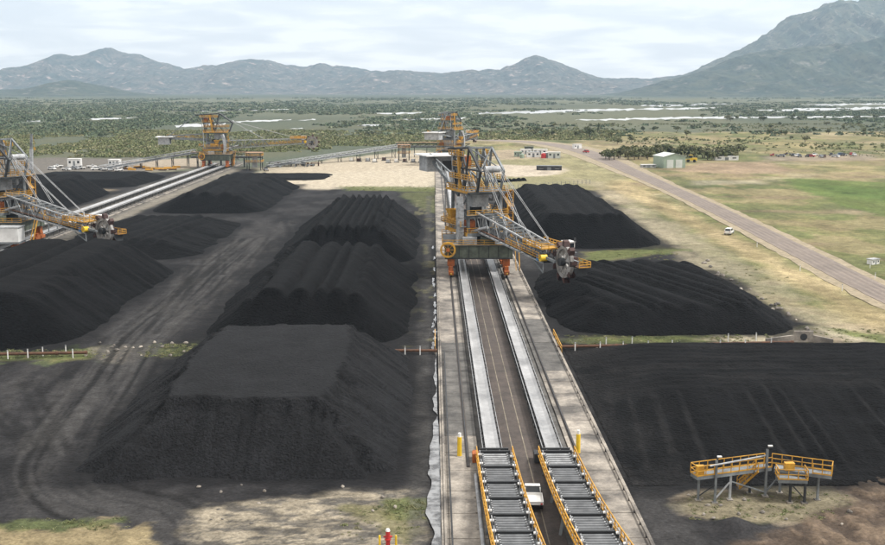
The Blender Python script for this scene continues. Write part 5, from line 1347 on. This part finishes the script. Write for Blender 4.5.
n3 = deck(C0, C1, 1.6, 'lower_platform'); railing([C0 + n3, C0 - n3, C1 - n3, C1 + n3])
rm_ = MB().beam(A0 - n_ * 1.1 + Vector((1.2, 0, 1.2)), A1 - n_ * 1.1 + Vector((-.6, 0, 1.35)), .16, .1)
ob('cable_tray', rm_, 'steel_light', t)
def leg(p_, top, m_):
    ob('leg', MB().box(p_.x - .11, p_.x + .11, p_.y - .11, p_.y + .11, -.1, top), m_, t)
    ob('footing', MB().box(p_.x - .3, p_.x + .3, p_.y - .3, p_.y + .3, -.3, .06), 'concrete', t)
def flat(v): return Vector((v.x, v.y, 0))
LG = [(A0.lerp(A1, .10) + n_ * .7, DZ - .35, 'steel'), (A0.lerp(A1, .24) - n_ * 1.12, DZ + 1.6, 'steel'), (A0.lerp(A1, .46) - n_ * .7, DZ - .35, 'steel_light'), (A0.lerp(A1, .80) + n_ * .7, DZ - .35, 'steel_dark'),
      (A0.lerp(A1, .92) - n_ * 1.15, DZ + 2.1, 'steel'), (A1.lerp(B1, .2) + n2 * .7, DZ - .35, 'steel'), (C0.lerp(C1, .45) - n3 * .6, DZ - .86, 'steel_dark'), (C0.lerp(C1, .95) - n3 * .6, DZ - .86, 'steel_dark'), (A1.lerp(B1, .8), DZ - .35, 'steel')]
for p_, top, m_ in LG: leg(p_, top, m_)
for a_, b_, m_ in ((1, 2, 'steel_light'), (4, 2, 'steel'), (4, 5, 'steel'), (7, 6, 'steel_dark'), (0, 1, 'steel_dark')):
    ob('brace', MB().beam(flat(LG[a_][0]) + Vector((0, 0, .4)), flat(LG[b_][0]) + Vector((0, 0, DZ - 1.0)), .12), m_, t)
for k_ in (4, 1):
    b_ = LG[k_][0]; top = LG[k_][1]
    ob('lamp_arm', MB().beam((b_.x, b_.y, top), (b_.x + .25, b_.y, top + .3), .1), 'steel_dark', t); ob('lamp', MB().box(b_.x + .05, b_.x + .5, b_.y - .12, b_.y + .12, top + .3, top + .42), 'white', t)
s0, s1 = L2(738, 487, .3), L2(757, 470, DZ)
stx = MB()
for off in (-.4, .4): stx.beam(s0 + Vector((0, off, 0)), s1 + Vector((0, off, 0)), .08, .25)
sto = ob('stair', stx, 'yellow', t)
for k in range(9): ob('tread', MB().box(-.14, .14, -.4, .4, -.02, .02), 'steel', sto).location = s0.lerp(s1, (k + .5) / 9)
for off in (-.42, .42): ob('stair_rail', MB().rail([s0 + Vector((0, off, 0)), s1 + Vector((0, off, 0))], .95, 1.2, .035), 'yellow', sto)
vm = L2(789, 470, DZ); ob('valve_box', MB().box(vm.x - .5, vm.x + .5, vm.y - .3, vm.y + .3, DZ, DZ + .8), 'yellow', t)
ob('valve_box', MB().box(A0.x + .2, A0.x + 1.0, A0.y - .3, A0.y + .3, DZ, DZ + 1.0), 'yellow', t)

# ------------------------------------------------------------------ VEGETATION
RNG = np.random.RandomState(5)
def crown(n, rx, ry, rz, leaf, clumps=7):
    cc = RNG.normal(size=(clumps, 3)); cc /= np.linalg.norm(cc, axis=1)[:, None]; cc *= RNG.uniform(.2, .75, (clumps, 1)); cc[:, 2] = np.abs(cc[:, 2]) * .9
    w_ = RNG.randint(0, clumps, n); p = cc[w_] + RNG.normal(size=(n, 3)) * .2
    p = p * np.array([rx, ry, rz])
    a = RNG.normal(size=(n, 3)); a /= np.linalg.norm(a, axis=1)[:, None]; b = RNG.normal(size=(n, 3)); b -= a * (a * b).sum(1)[:, None]; b /= np.linalg.norm(b, axis=1)[:, None]
    s = leaf * RNG.uniform(.6, 1.4, (n, 1))
    V = np.stack([p + a * s, p - a * s * .5 + b * s * .8, p - a * s * .5 - b * s * .8], 1).reshape(-1, 3)
    T = np.arange(3 * n).reshape(-1, 3)
    tv = np.repeat(RNG.uniform(.82, 1.2, clumps)[w_] * RNG.uniform(.85, 1.15, n), 3)
    return V, T, tv
GREENS = [np.array(c) for c in ((0.13, 0.145, 0.065), (0.155, 0.165, 0.08), (0.11, 0.13, 0.062), (0.18, 0.178, 0.092), (0.20, 0.19, 0.105))]
def scatter(name, label_, pts, sizes, variants, cat='bushes', pal=None):
    Vs, Ts, Cs = [], [], []; n = 0
    for i, (p, s) in enumerate(zip(pts, sizes)):
        V, T, tv = variants[i % len(variants)]
        a = RNG.uniform(0, 6.28); c_, s_ = math.cos(a), math.sin(a)
        q = V * s * RNG.uniform(.85, 1.15, 3); q = np.c_[q[:, 0] * c_ - q[:, 1] * s_, q[:, 0] * s_ + q[:, 1] * c_, q[:, 2]] + np.array([p[0], p[1], p[2] if len(p) > 2 else 0])
        Vs.append(q); Ts.append(T + n); n += len(V)
        col = (pal or GREENS)[RNG.choice(5, p=[.3, .25, .15, .18, .12])] * RNG.uniform(.85, 1.18)
        Cs.append(tv[:, None] * col)
    me = tri_mesh(name, np.concatenate(Vs), np.concatenate(Ts), np.concatenate(Cs))
    return tag(ob(name, me, 'foliage'), label_, cat, kind='stuff')
bushv = [crown(34, 1.0, 1.0, .75, .34, 5) for _ in range(6)]
farv = [crown(20, 2.4, 1.7, .34, .62, 6) for _ in range(6)]
scrubv = [crown(34, 1.6, 1.5, .62, .4, 6) for _ in range(6)]
def on_marsh(x, y): return True
def GA(px, py):
    dx, dz = (px - CX) / F_PX, -(py - CY) / F_PX
    y = math.cos(PITCH) + dz * math.sin(PITCH); z = -math.sin(PITCH) + dz * math.cos(PITCH)
    c, s_ = math.cos(YAW), math.sin(YAW); t = -CAM_H / z
    return (dx * c + y * s_) * t, (-dx * s_ + y * c) * t
# scrub belt on the left beyond the yard, and centre
N = 60000
px_ = RNG.uniform(-40, 620, N); py_ = 131 + 31 * RNG.uniform(0, 1, N) ** 1.6
gx, gy = GA(px_, py_)
ok = ~((px_ > 440) & (py_ > 140)) & ~((px_ > 240) & (py_ > 146 + np.where(px_ < 330, 6, 0))) & ~((px_ < 240) & (py_ > 157.5))
ok &= fbm(gx / 60, gy / 90, 301, 3) > RNG.uniform(.3, .6, N)
k_ = np.where(ok)[0][:10000]
scatter('scrub', 'olive green scrub belt beyond the coal yard', list(zip(gx[k_], gy[k_])), RNG.uniform(1.0, 2.6, len(k_)), scrubv)
# mangrove plain, open water left clear
POND_W = [[(lambda g: (g.x, g.y))(G(a, max(b, 97))) for a, b in p] for p, _ in PN]
px_ = RNG.uniform(-40, 925, N); py_ = 98 + 38 * RNG.uniform(0, 1, N) ** 1.25
gx, gy = GA(px_, py_); sz = RNG.uniform(1.6, 3.4, N) * (1 + gy / 5000)
ok = fbm(gx / 200, gy / 500, 305, 4) > RNG.uniform(.38, .62, N)
ok &= ~((px_ > 440) & (py_ > 122) & (RNG.uniform(0, 1, N) > .3))
wet_ = np.zeros(N, bool)
for f in (0, .35, .7, 1.0):
    q = 1 + f * sz * .7 / 38
    for p in POND_W: wet_ |= poly_sd(gx * q, gy * q, p) > -4
ok &= ~wet_ | (RNG.uniform(0, 1, N) < .12)
k_ = np.where(ok)[0][:9000]
scatter('mangrove', 'dark green mangrove covering the marsh plain', list(zip(gx[k_], gy[k_])), sz[k_], farv, pal=[np.array(c) for c in ((0.085, 0.112, 0.066), (0.10, 0.125, 0.072), (0.075, 0.10, 0.062), (0.115, 0.13, 0.078), (0.13, 0.14, 0.085))])
# low scrub on the right field
px_ = RNG.uniform(560, 900, N); py_ = 124 + 90 * RNG.uniform(0, 1, N) ** 2
gx, gy = GA(px_, py_)
ok = ~((px_ < 625 + (py_ - 150) * 2.1) & (py_ > 140)) & (py_ < 158)
ok &= fbm(gx / 40, gy / 70, 311, 4) > RNG.uniform(.45, .62, N)
k_ = np.where(ok)[0][:1500]
scatter('grassland_scrub', 'low scattered scrub over the right grassland', list(zip(gx[k_], gy[k_])), np.where(py_[k_] > 150, RNG.uniform(.3, .8, len(k_)), RNG.uniform(.7, 1.9, len(k_))), bushv)
# tussocks on strips in the yard and beside foreground
pts, sz = [], []
for (a, b, c_, d_, n_) in ((556, 740, 335, 346, 260), (740, 885, 328, 345, 90), (-20, 105, 349, 359, 160), (138, 212, 344, 357, 170), (385, 424, 500, 520, 120), (340, 420, 505, 540, 60), (0, 130, 519, 530, 130), (690, 850, 492, 520, 170), (590, 680, 250, 260, 60), (340, 436, 186, 191, 120), (672, 790, 262, 326, 120)):
    for _ in range(n_):
        px_, py_ = RNG.uniform(a, b), RNG.uniform(c_, d_); g_ = G(px_, py_)
        if 24 < g_.x < 66 and 180 < g_.y < 240: continue
        pts.append((g_.x, g_.y, -.05)); sz.append(RNG.uniform(.12, .42) * (1 if g_.y < 140 else 1.5))
tussv = [crown(60, 1.3, 1.3, .5, .16, 6) for _ in range(6)]
scatter('tussock', 'sparse green weeds and tussocks along the yard strips', pts, sz, tussv, 'weeds')

# individual trees
crown_me = []
for i in range(6):
    V, T, tv = crown(150, 2.6, 2.6, 2.1, .5, 9); V[:, 2] += 1.9
    crown_me.append(tri_mesh('crown', V, T, tv[:, None] * GREENS[i % 4][None] * .72))
    crown_me[-1].materials.append(M['foliage'])
tk = MB().tube((0, 0, -.2), (.1, .05, 2.2), .2, .13, n=7)
for a in range(4): tk.tube((.1, .05, 1.7 + .2 * a), (1.2 * math.cos(a * 1.7), 1.2 * math.sin(a * 1.7), 3.4), .09, .04, n=5)
trunk_me = tk.mesh('trunk'); trunk_me.materials.append(M['bark'])
def tree(p, s, label_, group, k):
    o = thing('tree', label_, 'tree', p, lrs.uniform(0, 6.28), group); o.scale = (s * lrs.uniform(.9, 1.2), s * lrs.uniform(.9, 1.2), s)
    c_ = link(bpy.data.objects.new('crown', crown_me[k % 6])); c_.parent = o
    c_ = link(bpy.data.objects.new('trunk', trunk_me)); c_.parent = o
for k in range(54):
    px_ = 606 + 2.5 * k + lrs.uniform(-2, 2); py_ = 158.5 + lrs.uniform(-3.5, 2.2) - (.0 if px_ < 650 else .3)
    if 650 < px_ < 690: py_ = min(py_, 157)
    sc_ = lrs.uniform(1.35, 2.0)
    tree(G(px_, py_), sc_, ('taller' if sc_ > 1.68 else 'shorter') + ' dark green tree in the grove ' + ('between the road and the shed' if px_ < 650 else 'directly behind the shed' if px_ < 690 else 'right of the shed'), 'trees of the grove by the shed', k)
for k in range(52):
    px_ = lrs.uniform(470, 890); py_ = 125 + 24 * lrs.random() ** 1.3
    if px_ < 600 and py_ > 138: py_ = lrs.uniform(126, 136)
    zn = 'above the far road bend' if px_ < 610 else 'beyond the grove by the shed' if px_ < 745 else 'above the scrap row' if px_ < 850 else 'near the right picture edge'
    sc_ = lrs.uniform(.7, 1.45)
    tree(G(px_, py_), sc_, ('larger' if sc_ > 1.1 else 'small') + ' lone tree on the grassland ' + zn, 'scattered trees on the grassland', k)
tree(G(590, 137.5), 2.2, 'large round dark tree above the far road bend', None, 2)
tree(G(575, 137), 1.5, 'smaller dark tree beside the large round one above the road bend', None, 4)
for k in range(15):
    tree(G(690 + lrs.uniform(0, 195), 119.5 + lrs.uniform(-1.5, 2.5)), lrs.uniform(1.1, 1.8), 'dark tree in the line along the right marsh edge', 'trees along the right marsh edge', k)

# ------------------------------------------------------------------ HAZE
hb_ = MB().box(-16000, 16000, -500, 16500, -40, 1400)
hz = ob('haze', hb_, 'white')
hm = bpy.data.materials.new('haze'); hm.use_nodes = True; t_ = hm.node_tree; t_.nodes.clear()
oo = t_.nodes.new('ShaderNodeOutputMaterial'); pv = t_.nodes.new('ShaderNodeVolumePrincipled')
pv.inputs['Color'].default_value = (0.57, 0.78, 1.0, 1); pv.inputs['Density'].default_value = 6.3e-5; pv.inputs['Anisotropy'].default_value = 0.1
t_.links.new(pv.outputs[0], oo.inputs['Volume'])
hz.data.materials.clear(); hz.data.materials.append(hm)
tag(hz, 'thin pale haze lying over the plain and the mountains', 'haze', kind='stuff')
